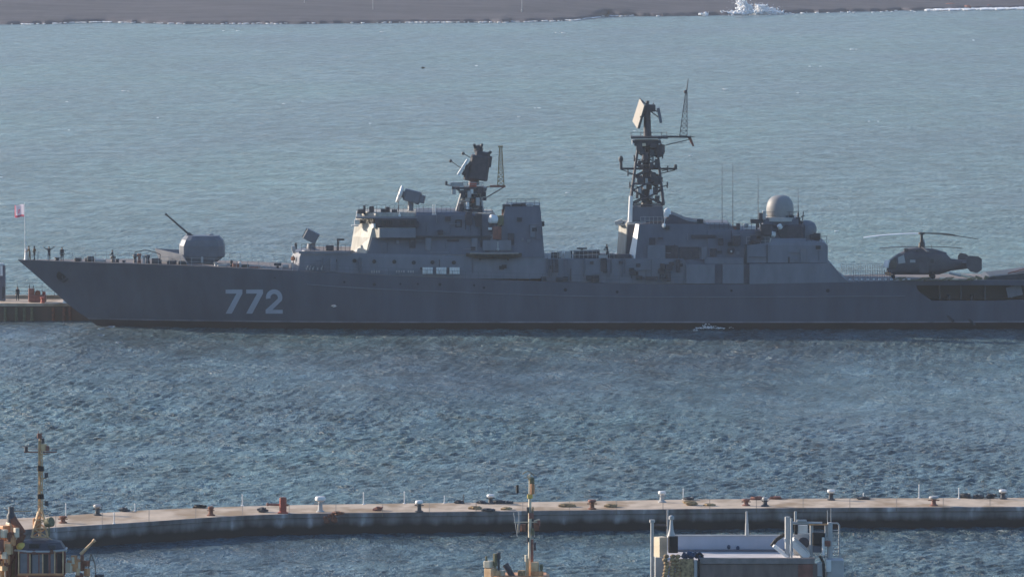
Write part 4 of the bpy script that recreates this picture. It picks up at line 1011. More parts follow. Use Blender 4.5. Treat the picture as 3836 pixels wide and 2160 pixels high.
MB().obox(S(2531, 625, 0), (.4, .4, .6), chamf=.08).build('yard_antenna', M['dark'], mm_)
ar = MB(); ar.tube(S(2480, 512, -.4), S(2590, 513, -.4), .13, n=8).tube(S(2480, 512, .4), S(2590, 513, .4), .13, n=8)
for x0 in range(2490, 2590, 14): ar.tube(S(x0, 512, -.4), S(x0 + 14, 512, .4), .05)
ar.tube(S(2470, 550, 0), S(2585, 522, 0), .06).build('side_arm', M['dark'], mm_)
MB().tube(S(2582, 513, 0), S(2598, 548, 0), .22, .12, 8).build('arm_end_antenna', M['redbrown'], mm_)
c5 = [S(2546, 508, -.5), S(2574, 508, -.5), S(2574, 508, .5), S(2546, 508, .5)]; c6 = [S(2568, 346, -.1), S(2574, 346, -.1), S(2574, 346, .1), S(2568, 346, .1)]
MB().lattice(c5, c6, .045, 9, 4).tube(S(2571, 348, 0), S(2578, 296, 0), .09, .05).ball(S(2567, 344, 0), .22, n=8).build('lattice_pole', M['mast'], mm_)
MB().tube(S(2425, 512, 0), S(2424, 400, 0), .5, .42, 12).tube(S(2424, 400, 0), S(2426, 378, 0), .2, n=8).obox(S(2436, 405, 0), (1.3, .8, .9), chamf=.1).tube(S(2446, 400, 0), S(2448, 385, 0), .06).build('top_mast', M['mast'], mm_)
pan = MB(); v = [S(2396, 369, 1.1), S(2413, 396, -1.1), S(2387, 482, -1.1), S(2369, 454, 1.1)]
nrm = (v[1] - v[0]).cross(v[3] - v[0]).normalized() * .16
pan.add([*v, *[q + nrm for q in v]], [(0, 1, 2, 3), (7, 6, 5, 4), (0, 4, 5, 1), (1, 5, 6, 2), (2, 6, 7, 3), (3, 7, 4, 0)]); pan.build('antenna_panel', M['antface'], mm_)
MB().tube(v[1] + Vector((.2, .1, 0)), v[2] + Vector((.25, .1, 0)), .09).tube((v[1] + v[2]) / 2, S(2424, 430, 0), .14).tube(v[0], S(2424, 395, 0), .07).build('panel_frame', M['dark'], mm_)
a, b = S(2465, 404, 0), S(2476, 460, 0); d = b - a
MB().obox(a.lerp(b, .5), (d.length, 1.9, .38), Matrix.Rotation(-math.atan2(d.z, d.x), 3, 'Y'), chamf=.05).build('rear_antenna', M['turret'], mm_)
MB().tube(a.lerp(b, .3), S(2430, 405, 0), .08).tube(a.lerp(b, .7), S(2434, 415, 0), .07).build('rear_antenna_arm', M['dark'], mm_)

# ---- railings along the deck edge
def railing(x0, x1, step, h, inset=.15, side=-1, lines=(.5, 1.0)):
    mb = MB(); prev = None; px = x0
    while px <= x1:
        X = sx(px, -5); z = deck_z(X); hb = max(.1, halfb(X, z) - inset); q = Vector((X, Y0 + side * hb, z - .02))
        mb.tube(q, q + Vector((0, 0, h)), .035, n=4)
        if prev is not None:
            for l in lines: mb.tube(prev + Vector((0, 0, h * l)), q + Vector((0, 0, h * l)), .022, n=4)
        prev = q; px += step
    return mb
railing(90, 1100, 42, 1.0).build('railing', M['palegrey'], ship)
railing(90, 1100, 42, 1.0, side=1).build('railing', M['palegrey'], ship)
railing(1120, 2560, 48, .95, .1).build('railing', M['grey'], ship)
nt_ = railing(3185, 3340, 9, 1.35, side=-1, lines=(.33, .66, 1)); nt_.build('deck_net', M['grey2'], ship)
railing(3170, 3420, 9, 1.35, side=1, lines=(.2, .4, .6, .8, 1)).build('deck_net', M['palegrey'], ship)
for i, px in enumerate(range(3185, 3420, 22)):
    q = S(px, 1046, -5.6); MB().obox(q, (.35, .3, .2), chamf=.04).build('deck_lamp_sun_patch', M['white'], ship)  # white blocks: sunlit patches of deck put into shape and colour
nets = MB()                                   # folded-down safety net frames outboard of the helideck
for i, px in enumerate(range(3345, 3640, 30)):
    a = on_hull(px, 1050, .0); b = a + Vector((.7, -1.3, .35 - (.25 if i % 3 else -.1)))
    nets.tube(a, b, .05).tube(b, b + Vector((.85, 0, .02)), .05).tube(a + Vector((.85, 0, 0)), b + Vector((.85, 0, .02)), .05)
    for k in range(1, 4): nets.tube(a.lerp(b, k / 4), a.lerp(b, k / 4) + Vector((.85, 0, 0)), .03)
nets.build('safety_net', M['olive'], ship)
for (x0, y0), (x1, y1), mm in (((3520, 1042), (3590, 1048), 'cream'), ((3600, 1030), (3660, 1046), 'cream'), ((3556, 1022), (3600, 1032), 'palegrey')):
    MB().tube(S(x0, y0, -5.5), S(x1, y1, -5.5), .17, n=6).build('net_boom', M[mm], ship)
sn = MB(); sprism(sn, [(3690, 1050), (3710, 1036), (3770, 1030), (3836, 1022), (3960, 1018), (3960, 1052)], -5.2, 5.2); sn.build('stern_house', M['dark'], ship)
sprism(MB(), [(3745, 1030), (3790, 1024), (3836, 1014), (3960, 1008), (3960, 1018), (3836, 1022)], -3.5, 3.5).build('stern_gear', M['mast'], ship)
for x0, y0 in ((3775, 1024), (3800, 1018), (3822, 1012)): MB().tube(S(x0, y0, -3.6), S(x0 + 26, y0 - 8, -3.6), .09).build('stern_rail', M['redbrown'], ship)
for px in (3640, 3665, 3700, 3730):
    MB().obox(S(px, 1044, -4.8), (.9, .7, .6), Matrix.Rotation(R(20), 3, 'Y'), chamf=.06).build('deck_gear', M['olive'], ship)

# ---- forecastle gear
random.seed(11)
for px, py, w_, h_, mm in ((215, 968, .8, .45, 'dark'), (295, 966, .9, .5, 'dark'), (330, 962, .7, .5, 'dark'), (343, 958, .9, .7, 'dark'), (380, 972, 1.4, .35, 'palegrey'), (428, 962, .7, .8, 'navy'), (445, 968, .5, .5, 'dark'), (470, 975, .5, .3, 'dark'),
        (512, 955, .55, 1.1, 'mast'), (528, 962, .5, 1.2, 'redbrown'), (545, 956, .4, 1.0, 'palegrey'), (560, 960, .6, 1.1, 'mast'), (590, 968, 1.0, .7, 'mast'), (605, 975, .6, .5, 'dark'), (650, 985, 1.2, .5, 'mast'), (690, 988, 1.0, .5, 'dark'),
        (840, 985, 1.3, .3, 'palegrey'), (873, 982, .4, .8, 'mast'), (890, 990, .9, .5, 'redbrown'), (905, 985, .3, .7, 'white'), (925, 995, .9, .4, 'dark'), (990, 996, .5, .3, 'palegrey'), (815, 990, .5, .5, 'palegrey'), (960, 998, 1.4, .2, 'redbrown')):
    X = sx(px); z = deck_z(X); q = Vector((X, Y0 - max(.3, halfb(X, z) - 1.6), 0)); q.z = z + h_ * .5 - .03
    if mm == 'navy': mm = 'dark'
    t = MB()
    if w_ > .8: t.obox(q, (w_, .8, h_), chamf=.12)
    else: t.lathe(q - Vector((0, 0, h_ / 2)), [(w_ * .5, 0), (w_ * .4, h_ * .2), (w_ * .33, h_ * .6), (w_ * .55, h_ * .75), (w_ * .5, h_), (.03, h_ * 1.02)], 10)
    t.build('mooring_winch' if w_ > .8 else 'mooring_bitt', M[mm], ship, w_ <= .8)
t = MB(); a = S(505, 944, -2); b = S(600, 952, -2); t.path([a, S(545, 936, -2), S(580, 944, -2), b], .05); t.tube(a, S(505, 985, -2), .05).tube(b, S(600, 985, -2), .05).build('awning_frame', M['mast'], ship)
# jackstaff
jb = Vector((sx(95), Y0, deck_z(sx(95)) - .05)); jt = S(92, 760, 0)
js = MB().tube(jb, (jt.x, Y0, jt.z), .06, .04, 8).tube(jb, (jb.x + 1.2, Y0, jb.z), .04).tube((jb.x + 1.1, Y0, jb.z), jb + Vector((-.05, 0, 2.4)), .035).build('jackstaff', M['white'], ship)
MB().lathe(jb + Vector((.1, 0, 0)), [(.3, 0), (.22, .3), (.16, 1.3), (.08, 1.6)], 10).build('staff_base', M['white'], ship, True)

# ---- small fittings crowded over the superstructure walls
random.seed(23)
def wall_fit(n, x0, x1, y0, y1, off, parent):
    for _ in range(n):
        px, py = random.uniform(x0, x1), random.uniform(y0, y1); k = random.random(); mb = MB(); m = M['grey2'] if random.random() < .35 else M['mast'] if random.random() < .6 else M['grey']
        p = S(px, py, off)
        if k < .3: mb.obox(p, (random.uniform(.25, .7), .22, random.uniform(.25, .6)), chamf=.03).build('wall_locker', m, parent)
        elif k < .5: mb.obox(p, (.75, .12, 1.65), chamf=.03).obox(p + Vector((.25, -.08, 0)), (.08, .1, .3)).build('watertight_door', m, parent)
        elif k < .7:
            h = random.uniform(.8, 2.0); mb.tube(p - Vector((0, 0, h / 2)), p + Vector((0, 0, h / 2)), .05, n=6).build('wall_pipe', m, parent)
        elif k < .85:
            w_ = random.uniform(.8, 2.4); mb.obox(p, (w_, .2, .09)).build('wall_ledge', m, parent)
        else:
            mb.obox(p, (.6, .14, .45))
            for j in range(3): mb.obox(p + Vector((0, -.1, -.14 + .14 * j)), (.54, .06, .05))
            mb.build('louvre_vent', M['dark'], parent)
wall_fit(16, 1400, 1860, 900, 945, -6.0, up)
wall_fit(12, 1580, 1840, 805, 880, -5.65, up)
wall_fit(9, 1900, 2020, 830, 950, -5.9, st)
wall_fit(20, 2050, 2560, 975, 1040, -6.4, md)
wall_fit(20, 2410, 2770, 870, 975, -5.55, af)
wall_fit(6, 2810, 3080, 925, 975, -6.18, uh)
wall_fit(10, 1130, 1900, 990, 1008, -6.45, dh)
def hand_rail(x0, x1, y0, y1, off, h, m='mast'):
    mb = MB(); n = max(2, int((x1 - x0) / 16)); prev = None
    for i in range(n + 1):
        p = S(x0 + (x1 - x0) * i / n, y0 + (y1 - y0) * i / n, off); mb.tube(p, p + Vector((0, 0, h)), .03, n=4)
        if prev:
            for l in (.5, 1): mb.tube(prev + Vector((0, 0, h * l)), p + Vector((0, 0, h * l)), .025, n=4)
        prev = p
    mb.build('hand_rail', M[m], ship)
for a in ((1345, 1560, 797, 797, -4.3), (1570, 1840, 796, 806, -4.9), (1130, 1310, 942, 944, -5.9), (1420, 1556, 852, 852, -6.5), (2040, 2300, 968, 968, -6.1), (2400, 2480, 840, 840, -4.6), (2660, 2850, 862, 866, -4.9), (2796, 2884, 916, 916, -5.7), (3020, 3096, 912, 912, -5.7), (1900, 2020, 774, 774, -4.6), (2860, 2990, 822, 822, -3.9)):
    hand_rail(*a, .95, 'mast' if a[0] % 3 else 'palegrey')
for px, py, ln in ((2395, 700, 1.2), (2470, 700, 1.0), (2400, 600, .8), (2455, 590, .9), (2385, 655, 1.1), (2480, 640, .7)):
    a = S(px, py, -1.6); b = a + Vector((ln * (-1 if px < 2425 else 1), 0, .15)); MB().tube(a, b, .06).tube(b - Vector((0, 0, .3)), b + Vector((0, 0, .5)), .09, n=6).build('side_antenna', M['dark'], mm_)
MB().box(sx(2380), sx(2472), Y0 - 1.4, Y0 + 1.4, S(2425, 622, 0).z, S(2425, 617, 0).z).build('mast_platform', M['mast'], mm_)
for px, py, w_, h_, m in ((2405, 726, .6, 1.0, 'dark'), (2438, 735, .5, .9, 'palegrey'), (2455, 715, .6, 1.0, 'dark'), (2415, 700, .4, .5, 'white'), (2446, 660, .7, 1.0, 'dark'), (2420, 585, .6, 1.1, 'mast'), (2442, 572, .6, .8, 'dark'), (2404, 565, .7, .8, 'dark')):
    MB().obox(S(px, py, -1.2), (w_, .7, h_), chamf=.05).build('mast_fitting', M[m], mm_)
for px, py, w_, h_, m in ((1735, 730, .6, .8, 'dark'), (1758, 728, .5, .9, 'palegrey'), (1790, 755, .5, 1.0, 'palegrey'), (1728, 775, .6, .8, 'mast'), (1800, 785, .5, .8, 'dark'), (1752, 770, .4, .9, 'white'), (1772, 752, .4, .5, 'rust')):
    MB().obox(S(px, py, -1.75), (w_, .5, h_), chamf=.05).build('mast_fitting', M[m], fmo)  # pale boxes carry sunlit bits of the mast in their colour
# ================================================================== flag at the jackstaff
def flag():
    a = S(90, 766, 0); mb = MB(); n, k = 12, 6
    b0 = P(56, 771, Y0); hgt = (816 - 770) / 29.7; ln = (92 - 57) / 29.7
    for side in (0, .012):
        for i in range(n + 1):
            u = i / n
            for j in range(k + 1):
                v = j / k
                mb.v.append((a.x - u * ln, Y0 - .25 * math.sin(u * 5.5 + v * .8) * u - side, a.z - v * hgt - .12 * u * u + .05 * math.sin(u * 7)))
    m = (n + 1) * (k + 1)
    for i in range(n):
        for j in range(k):
            q = i * (k + 1) + j
            red = (j == k - 1 or i >= n - 1)
            mb.f.append((q, q + 1, q + k + 2, q + k + 1)); mb.m.append(1 if red else 0)
            mb.f.append((q + m, q + k + 1 + m, q + k + 2 + m, q + 1 + m)); mb.m.append(1 if red else 0)
    fw = mat('flag_white', (.90, .84, .87), .8, .03, 3); frd = mat('flag_red', (.70, .30, .36), .8, .05, 3)
    for m_ in (fw, frd):                        # thin cloth lets the low sun through
        n_ = m_.node_tree; tr_ = n_.nodes.new('ShaderNodeBsdfTranslucent'); tr_.inputs[0].default_value = (.9, .84, .88, 1) if m_ is fw else (.75, .25, .32, 1)
        mx_ = n_.nodes.new('ShaderNodeMixShader'); mx_.inputs[0].default_value = .5
        n_.links.new(n_.nodes['Principled BSDF'].outputs[0], mx_.inputs[1]); n_.links.new(tr_.outputs[0], mx_.inputs[2]); n_.links.new(mx_.outputs[0], n_.nodes['Material Output'].inputs[0])
    fo = mb.build('flag', [fw, frd], org=Vector((a.x, Y0, a.z)))
    tag(fo, 'small white flag with red edges and a red mark, flying at the bow jackstaff', 'flag')
    fo['org'] = (a.x, Y0, a.z)
    d = MB(); c = Vector((a.x - ln * .52, Y0 - .33, a.z - hgt * .55))
    d.obox(c, (.16, .05, .5), Matrix.Rotation(R(12), 3, 'Y')).obox(c + Vector((0, -.004, 0)), (.07, .06, .26), Matrix.Rotation(R(12), 3, 'Y'), mi=1)
    d.build('flag_mark', [frd, fw], fo)
flag()

# ================================================================== people
def person(p, face, shirt, trousers, label, pose='stand', h=1.76, hairm='hair'):
    """one continuous skinned body; p = ground point, face = heading in degrees"""
    s = h / 1.76
    arms = {'stand': ([(-.23, .03, 1.15), (-.24, .1, .86)], [(.23, .02, 1.15), (.25, .08, .86)]),
            'work': ([(-.24, .18, 1.12), (-.14, .42, 1.05)], [(.24, .2, 1.12), (.12, .44, 1.08)]),
            'raise': ([(-.42, .08, 1.5), (-.66, .1, 1.74)], [(.44, .06, 1.48), (.7, .1, 1.76)]),
            'hips': ([(-.36, -.05, 1.2), (-.2, .1, 1.0)], [(.36, -.05, 1.2), (.2, .1, 1.0)])}[pose]
    lean = .1 if pose == 'work' else 0
    V = [(0, 0, .95), (0, lean * .5, 1.18), (0, lean, 1.42), (0, lean + .01, 1.53), (0, lean + .03, 1.62), (0, lean + .02, 1.72)]
    rad = [.15, .15, .16, .062, .092, .085]
    E = [(0, 1), (1, 2), (2, 3), (3, 4), (4, 5)]
    for sgn, arm in ((-1, arms[0]), (1, arms[1])):
        k = len(V); V += [(sgn * .19, lean, 1.42)] + [(x, y + lean, z) for x, y, z in arm]
        hx = arm[1]; el = arm[0]
        V.append((hx[0] + (hx[0] - el[0]) * .35, hx[1] + lean + (hx[1] - el[1]) * .35, hx[2] + (hx[2] - el[2]) * .35))
        rad += [.085, .055, .042, .038]; E += [(2, k), (k, k + 1), (k + 1, k + 2), (k + 2, k + 3)]
    for sgn in (-1, 1):
        k = len(V); st = .05 if pose != 'stand' else .02
        V += [(sgn * .1, 0, .88), (sgn * .12, .03 + sgn * st, .49), (sgn * .13, sgn * st * 2 - .02, .08), (sgn * .15, .16 + sgn * st * 2, .04)]
        rad += [.115, .078, .055, .045]; E += [(0, k), (k, k + 1), (k + 1, k + 2), (k + 2, k + 3)]
    me = bpy.data.meshes.new('person'); me.from_pydata([tuple(c * s for c in v) for v in V], E, [])
    o = bpy.data.objects.new('person', me); C.objects.link(o)
    m = o.modifiers.new('skin', 'SKIN'); m.use_smooth_shade = True
    for i, sv in enumerate(me.skin_vertices[0].data): sv.radius = (rad[i] * s, rad[i] * s * (.72 if i in (0, 1, 2) else 1)); sv.use_root = (i == 0)
    sb = o.modifiers.new('smooth', 'SUBSURF'); sb.levels = 1; sb.render_levels = 1
    bpy.context.view_layer.update()
    nm = bpy.data.meshes.new_from_object(o.evaluated_get(bpy.context.evaluated_depsgraph_get())); o.modifiers.clear(); o.data = nm
    bpy.data.meshes.remove(me); nm.name = 'person'; nm.materials.clear()
    for k in (M['skin'], M[shirt], M[trousers], M['rubber']): nm.materials.append(k)
    hands = [V[9], V[13]]
    for f in nm.polygons:
        c = f.center / s; f.use_smooth = True
        i = 2 if c.z < .95 else 1
        if c.z > 1.5 and abs(c.x) < .13: i = 0
        if c.z < .1: i = 3
        if any((Vector(hh) - c).length < .1 for hh in hands): i = 0
        f.material_index = i
    o.location = p; o.rotation_euler = (0, 0, R(face)); o['org'] = (0, 0, 0)
    tag(o, label, 'person')
    hb = MB(); c = Vector((0, lean, 1.69)) * s
    hb.ball(c, .118 * s, (1, 1.08, .85), 10); hb.build('hair' if hairm == 'hair' else 'cap', M[hairm], o, True)
    return o
def deck_pt(px, inset):
    X = sx(px); z = deck_z(X); return Vector((X, Y0 - max(.1, halfb(X, z) - inset), z))
person(deck_pt(112, .5), 100, 'khaki', 'khaki', 'person in brown overalls beside the jackstaff, nearer the bow tip', 'work')
person(deck_pt(130, .5), 70, 'khaki', 'navy', 'person in brown top and dark trousers, second from the bow tip', 'hips')
person(deck_pt(186, .6), 20, 'navy', 'navy', 'person in dark clothes with both arms raised on the foredeck', 'raise')
person(deck_pt(236, .6), 190, 'navy', 'navy', 'person in dark clothes standing alone behind the one with raised arms', 'stand')
person(deck_pt(430, .8), 80, 'navy', 'navy', 'person in dark clothes bending over deck gear on the foredeck', 'work', 1.6)
pp = P(66, 1122, QY + 5.5); pp.z = QZ
person(pp, 170, 'navy', 'navy', 'person in dark clothes on the quay beside the grey steel column', 'stand')
pp = S(2276, 968, -4.9)
person(Vector((pp.x, pp.y, sz(968, -5.5) - .02)), 120, 'navy', 'navy', 'person in dark clothes at the foot of the aft funnel columns', 'work')

# ================================================================== helicopter
M['glint_blade'] = mat('sunlit_blade', (.85, .86, .88), .25, .02, 1, spec=1.0)  # sun glint on one upper blade put into a white colour
def helicopter():
    off = -2.6; X0 = sx(3450, off); zd = deck_z(X0) + .04
    # parts are drawn in the helicopter's own axes: nose towards -x, wheels on z = 0
    t = thing('helicopter', (X0, Y0 + off, zd), 'grey naval helicopter with coaxial rotors parked on the aft deck', 'helicopter'); local(t)
    k = 29.75
    def q(px, py): return ((px - 3450) / k, (1052 - py) / k)
    def ringx(px, yt, yb, hw, rnd=.55):
        x, zt = q(px, yt); _, zb_ = q(px, yb); zc, hz = (zt + zb_) / 2, (zt - zb_) / 2; pts = []
        for i in range(16):
            a = 2 * math.pi * i / 16; c, s = math.cos(a), math.sin(a)
            pts.append(Vector((x, hw * math.copysign(abs(c) ** rnd, c), zc + hz * math.copysign(abs(s) ** rnd, s))))
        return pts
    b = MB()
    b.loft([ringx(3322, 1000, 1028, .35), ringx(3326, 988, 1033, .7), ringx(3340, 976, 1036, .95), ringx(3362, 960, 1038, 1.05), ringx(3390, 948, 1038, 1.1), ringx(3420, 945, 1038, 1.1), ringx(3470, 945, 1038, 1.08), ringx(3518, 948, 1038, 1.02), ringx(3545, 960, 1030, .85), ringx(3562, 978, 1024, .62), ringx(3600, 983, 1019, .5), ringx(3640, 985, 1014, .42), ringx(3656, 988, 1008, .22)])
    body = b.build('fuselage', M['heli'], t, True)
    e = MB(); e.loft([ringx(3392, 946, 960, .5), ringx(3402, 938, 962, .75), ringx(3440, 936, 962, .85), ringx(3500, 942, 964, .8), ringx(3545, 955, 970, .5)]); e.build('engine_housing', M['heli'], t, True)
    x, z = q(3394, 948)
    for s in (-1, 1): MB().tube((x - .25, s * .45, z), (x + .5, s * .45, z), .28, .3, 12).build('engine_intake', M['helidark'], t, True)
    # glazing
    def pane(pts, hw, name='cockpit_window', m='glass'):
        for s in (-1, 1):
            g = MB(); v = [Vector((*[q(px, py)[0]], s * hw * f, q(px, py)[1])) for px, py, f in pts]
            g.add(v + [w_ + Vector((0, -s * .1, 0)) for w_ in v], [tuple(range(len(v))), tuple(range(2 * len(v) - 1, len(v) - 1, -1))] + [(i, (i + 1) % len(v), (i + 1) % len(v) + len(v), i + len(v)) for i in range(len(v))])
            g.build(name, M[m], t)
    pane([(3330, 1012, .86), (3336, 984, .86), (3352, 972, .92), (3358, 998, 1.02), (3352, 1014, 1.02)], 1.06)
    pane([(3364, 996, 1.03), (3362, 972, .97), (3384, 962, 1.0), (3390, 992, 1.05)], 1.08, 'glint_window', 'palegrey')  # pale pane: window glint put into the colour
    pane([(3407, 991, 1.02), (3407, 981, 1.02), (3427, 981, 1.02), (3427, 991, 1.02)], 1.12, 'cabin_window', 'palegrey')  # reflection on this pane put into a pale colour
    pane([(3440, 1030, 1.03), (3440, 968, 1.03), (3478, 968, 1.02), (3478, 1030, 1.02)], 1.1, 'cabin_door', 'heli')
    x, z = q(3325, 998); MB().obox((x - .13, -.2, z), (.2, 1.2, .95), Matrix.Rotation(R(24), 3, 'Z') @ Matrix.Rotation(R(14), 3, 'Y'), chamf=.04).build('sunlit_windscreen', M['white'], t)  # white colour carries the sunlight on the nose
    x, z = q(3328, 1033); MB().lathe((x + .22, -.1, z - .02), [(.1, -.28), (.6, -.2), (.66, .16), (.4, .26)], 16).build('nose_radome', M['orange'], t, True)  # warm sun on the nose put into the orange colour
    # twin fins on the tailplane
    x, z = q(3618, 992); MB().obox((x, 0, z), (1.0, 3.6, .12), chamf=.03).build('tailplane', M['heli'], t)
    for s, dx, dz in ((-1, .5, -.05), (1, -.35, .12)):
        f = MB(); pts = [q(px, py) for px, py in (((3616, 972), (3626, 964), (3660, 967), (3674, 976), (3674, 1017), (3657, 1029), (3632, 1024), (3617, 1008)) if s < 0 else ((3592, 970), (3600, 960), (3622, 964), (3630, 970), (3630, 1004), (3618, 1008), (3602, 1004), (3590, 992)))]
        f.prism(pts, s * 1.85 - .07, s * 1.85 + .07); f.build('tail_fin', M['heli'], t)
    # rotor mast and six blades
    xm, zt = q(3452, 882)
    MB().lathe((xm, 0, q(0, 938)[1]), [(.42, -.1), (.36, .6), (.2, .75), (.17, 1.7), (.14, 1.95)], 14).build('rotor_mast', M['helidark'], t, True)
    MB().obox((xm + .3, 0, q(0, 915)[1]), (.18, .3, .9), Matrix.Rotation(R(-14), 3, 'Y'), chamf=.04).build('mast_fairing', M['palegrey'], t)
    for lvl, (py, angs) in enumerate(((884, (176, 338, 52)), (934, (158, 22, 275)))):
        z = q(0, py)[1]; MB().lathe((xm, 0, z), [(.1, -.14), (.42, -.12), (.42, .12), (.1, .16)], 14).build('rotor_hub', M['helidark'], t, True)
        for a in angs:
            bl_ = MB(); n = 8; L = 7.3 if lvl == 0 else 5.6; ra = R(a); d = Vector((math.cos(ra), math.sin(ra), 0)); nn = Vector((-d.y, d.x, 0)); rings = []
            for i in range(n + 1):
                u = .35 + (L - .35) * i / n; dr = -.55 * (u / 7.3) ** 2; wd = (.11 if a == 176 else .2) if i else .12
                c = Vector((xm, 0, z + dr)) + d * u
                tw = .035 if a == 176 else .02
                rings.append([c - nn * wd + Vector((0, 0, tw - .05)), c + nn * wd + Vector((0, 0, -tw - .03)), c + nn * wd + Vector((0, 0, -tw + .03)), c - nn * wd + Vector((0, 0, tw + .04))])
            bl_.loft(rings); bl_.build('rotor_blade', M['glint_blade'] if (lvl == 0 and a == 176) else M['helidark'], t)
    # landing gear
    for px, s, r in ((3345, -1, .24), (3345, 1, .24), (3492, -1, .34), (3492, 1, .34)):
        x, _ = q(px, 0); hw = .75 if r < .3 else 1.5
        g = MB(); g.tube((x, s * hw * .6, .75), (x, s * hw, r), .07, n=8).tube((x + .5, s * hw * .5, .7), (x, s * hw, r + .1), .05, n=6); lg_ = g.build('landing_leg', M['heli'], t)
        MB().lathe((x, s * hw, r), [(.1, -.11), (r * .9, -.1), (r, -.04), (r, .04), (r * .9, .1), (.1, .11)], 16, axis=(0, 1, 0)).build('wheel', M['rubber'], lg_, True)
    pane([(3484, 992, 1.01), (3484, 978, 1.01), (3496, 978, 1.0), (3496, 992, 1.0)], 1.1, 'cabin_window', 'glass')
    pane([(3430, 958, .8), (3430, 946, .8), (3446, 946, .8), (3446, 958, .8)], 1.04, 'exhaust_port', 'port')
    x, z = q(3490, 930); MB().tube((x, 0, z - .6), (x, 0, z + .1), .04).build('aerial', M['helidark'], t)
helicopter()

# ================================================================== ship's launch hung at the side
def launch():
    a, b = S(1746, 956, -6.9), S(1955, 956, -6.9); c = (a + b) / 2; L = b.x - a.x
    t = thing('ship_boat', c - Vector((0, 0, .6)), 'long brown covered boat stowed along the side of the warship below the funnel', 'boat')
    mb = MB(); rings = []
    for i in range(13):
        u = i / 12; x = a.x + L * u; w_ = .62 * (1 - abs(2 * u - 1) ** 2.6) + .05; zt = c.z + .18 + .1 * abs(2 * u - 1) ** 2; zk = c.z - .42 + .3 * abs(2 * u - 1) ** 3
        rings.append([Vector((x, c.y - w_, zt)), Vector((x, c.y - w_ * .8, (zt + zk) / 2)), Vector((x, c.y, zk)), Vector((x, c.y + w_ * .8, (zt + zk) / 2)), Vector((x, c.y + w_, zt))])
    mb.loft(rings); mb.build('boat_hull', M['boatbrown'], t, True)
    cv = MB(); cv.loft([[Vector((x, c.y - .5 * f, c.z + .2)), Vector((x, c.y - .3 * f, c.z + .34)), Vector((x, c.y + .3 * f, c.z + .34)), Vector((x, c.y + .5 * f, c.z + .2))] for x, f in ((a.x + .5, .6), (a.x + 1.4, 1), (b.x - 1.2, 1), (b.x - .4, .6))]); cv.build('canvas_cover', mat('boat_cover', (.27, .25, .22), .8, .1, 2), t)
    for u in (.25, .75):
        x = a.x + L * u; MB().box(x - .12, x + .12, c.y - .5, c.y + .75, c.z - .62, c.z - .45).build('cradle', M['mast'], t)
launch()

# ================================================================== gulls
def gull(p, label, flying=True, s=1.0, dark=False, heading=0):
    t = thing('gull', p, label, 'bird', None, R(heading)); local(t)
    m1, m2 = (M['cormorant'], M['cormorant']) if dark else (M['gull'], M['gullgrey'])
    b = MB(); b.loft([[Vector((x, math.cos(a) * r, math.sin(a) * r * .9 + z)) * s for a in [6.283 * i / 10 for i in range(10)]] for x, r, z in ((-.32, .015, .02), (-.22, .045, .01), (-.08, .085, 0), (.06, .085, .01), (.15, .05, .04), (.2, .05, .06), (.25, .03, .06), (.31, .008, .05))])
    b.build('body', m1, t, True)
    b = MB(); b.add([Vector(v) * s for v in ((-.28, -.03, .02), (-.46, -.08, .02), (-.46, .08, .02), (-.28, .03, .02), (-.3, 0, .045), (-.44, 0, .04))], [(0, 1, 2, 3), (0, 4, 5, 1), (3, 2, 5, 4), (1, 5, 2), (0, 3, 4)]); b.build('tail', m2, t)
    for sd in (-1, 1):
        w_ = MB()
        if flying: pr = [(0, .02, .13, .03), (.25, .17, .14, .02), (.5, .16, .1, .02), (.68, .08, .03, .01)]
        else: pr = None
        if pr:
            rings = []
            for y, z, ch, th in pr: rings.append([Vector((ch * .6 + .02, sd * (.06 + y), z)) * s, Vector((0, sd * (.06 + y), z + th)) * s, Vector((-ch, sd * (.06 + y), z - .01)) * s, Vector((0, sd * (.06 + y), z - .008)) * s])
            w_.loft(rings)
        else: w_.ball(Vector((-.1, sd * .07, .03)) * s, .2 * s, (1.1, .2, .4), 10)
        w_.build('wing', m2, t, True)
    MB().tube(Vector((.29, 0, .05)) * s, Vector((.37, 0, .035)) * s, .014 * s, .004 * s).build('bill', M['yellow'], t)
gull(P(1585, 256, 1080), 'dark bird flying low over the open sea above the warship bow half', True, 1.2, True, 20)
gull(P(1250, 1147, 812), 'white gull flying in front of the grey hull right of the number', True, 1.0, False, 165)
for px, py, lab, hd in ((418, 1225, 'pale gull floating closest to the waterline of the hull near the bow', 10), (378, 1233, 'white gull floating just below the stem of the warship', 200), (380, 1257, 'white gull floating below the one at the stem', 20), (446, 1285, 'white gull floating farthest from the hull near the bow', 170)):
    gull(G(px, py, .08), lab, False, 1.5, False, hd)
wf = MB(); random.seed(5)
for i in range(110):                           # cooling water falling from an outlet in the side
    px = random.gauss(2648, 12) if i < 40 else random.gauss(2655, 36); py = 1227 - abs(random.gauss(0, 6)) if i < 40 else 1228 + random.uniform(-3, 2)
    q = G(px, 1231, .05); q.z += (1231 - py) / 29.7; wf.ball(q, random.uniform(.025, .075), (1.8, 1, .6), 6)
o = wf.build('outlet_splash', M['foam'], smooth=True); tag(o, 'white splash on the water where the hull discharges near the stern half', 'splash', kind='stuff')
fl = thing('fender_float', G(2605, 1236, 0), 'small dark float on the water left of the white splash', 'float')
MB().ball(G(2605, 1236, .05), .22, (1.5, 1, .8), 10).build('float_body', M['palegrey'], fl, True)
q_ = G(2605, 1236, .2); MB().tube(q_, q_ + Vector((0, 0, .35)), .04).build('float_stem', M['dark'], fl)

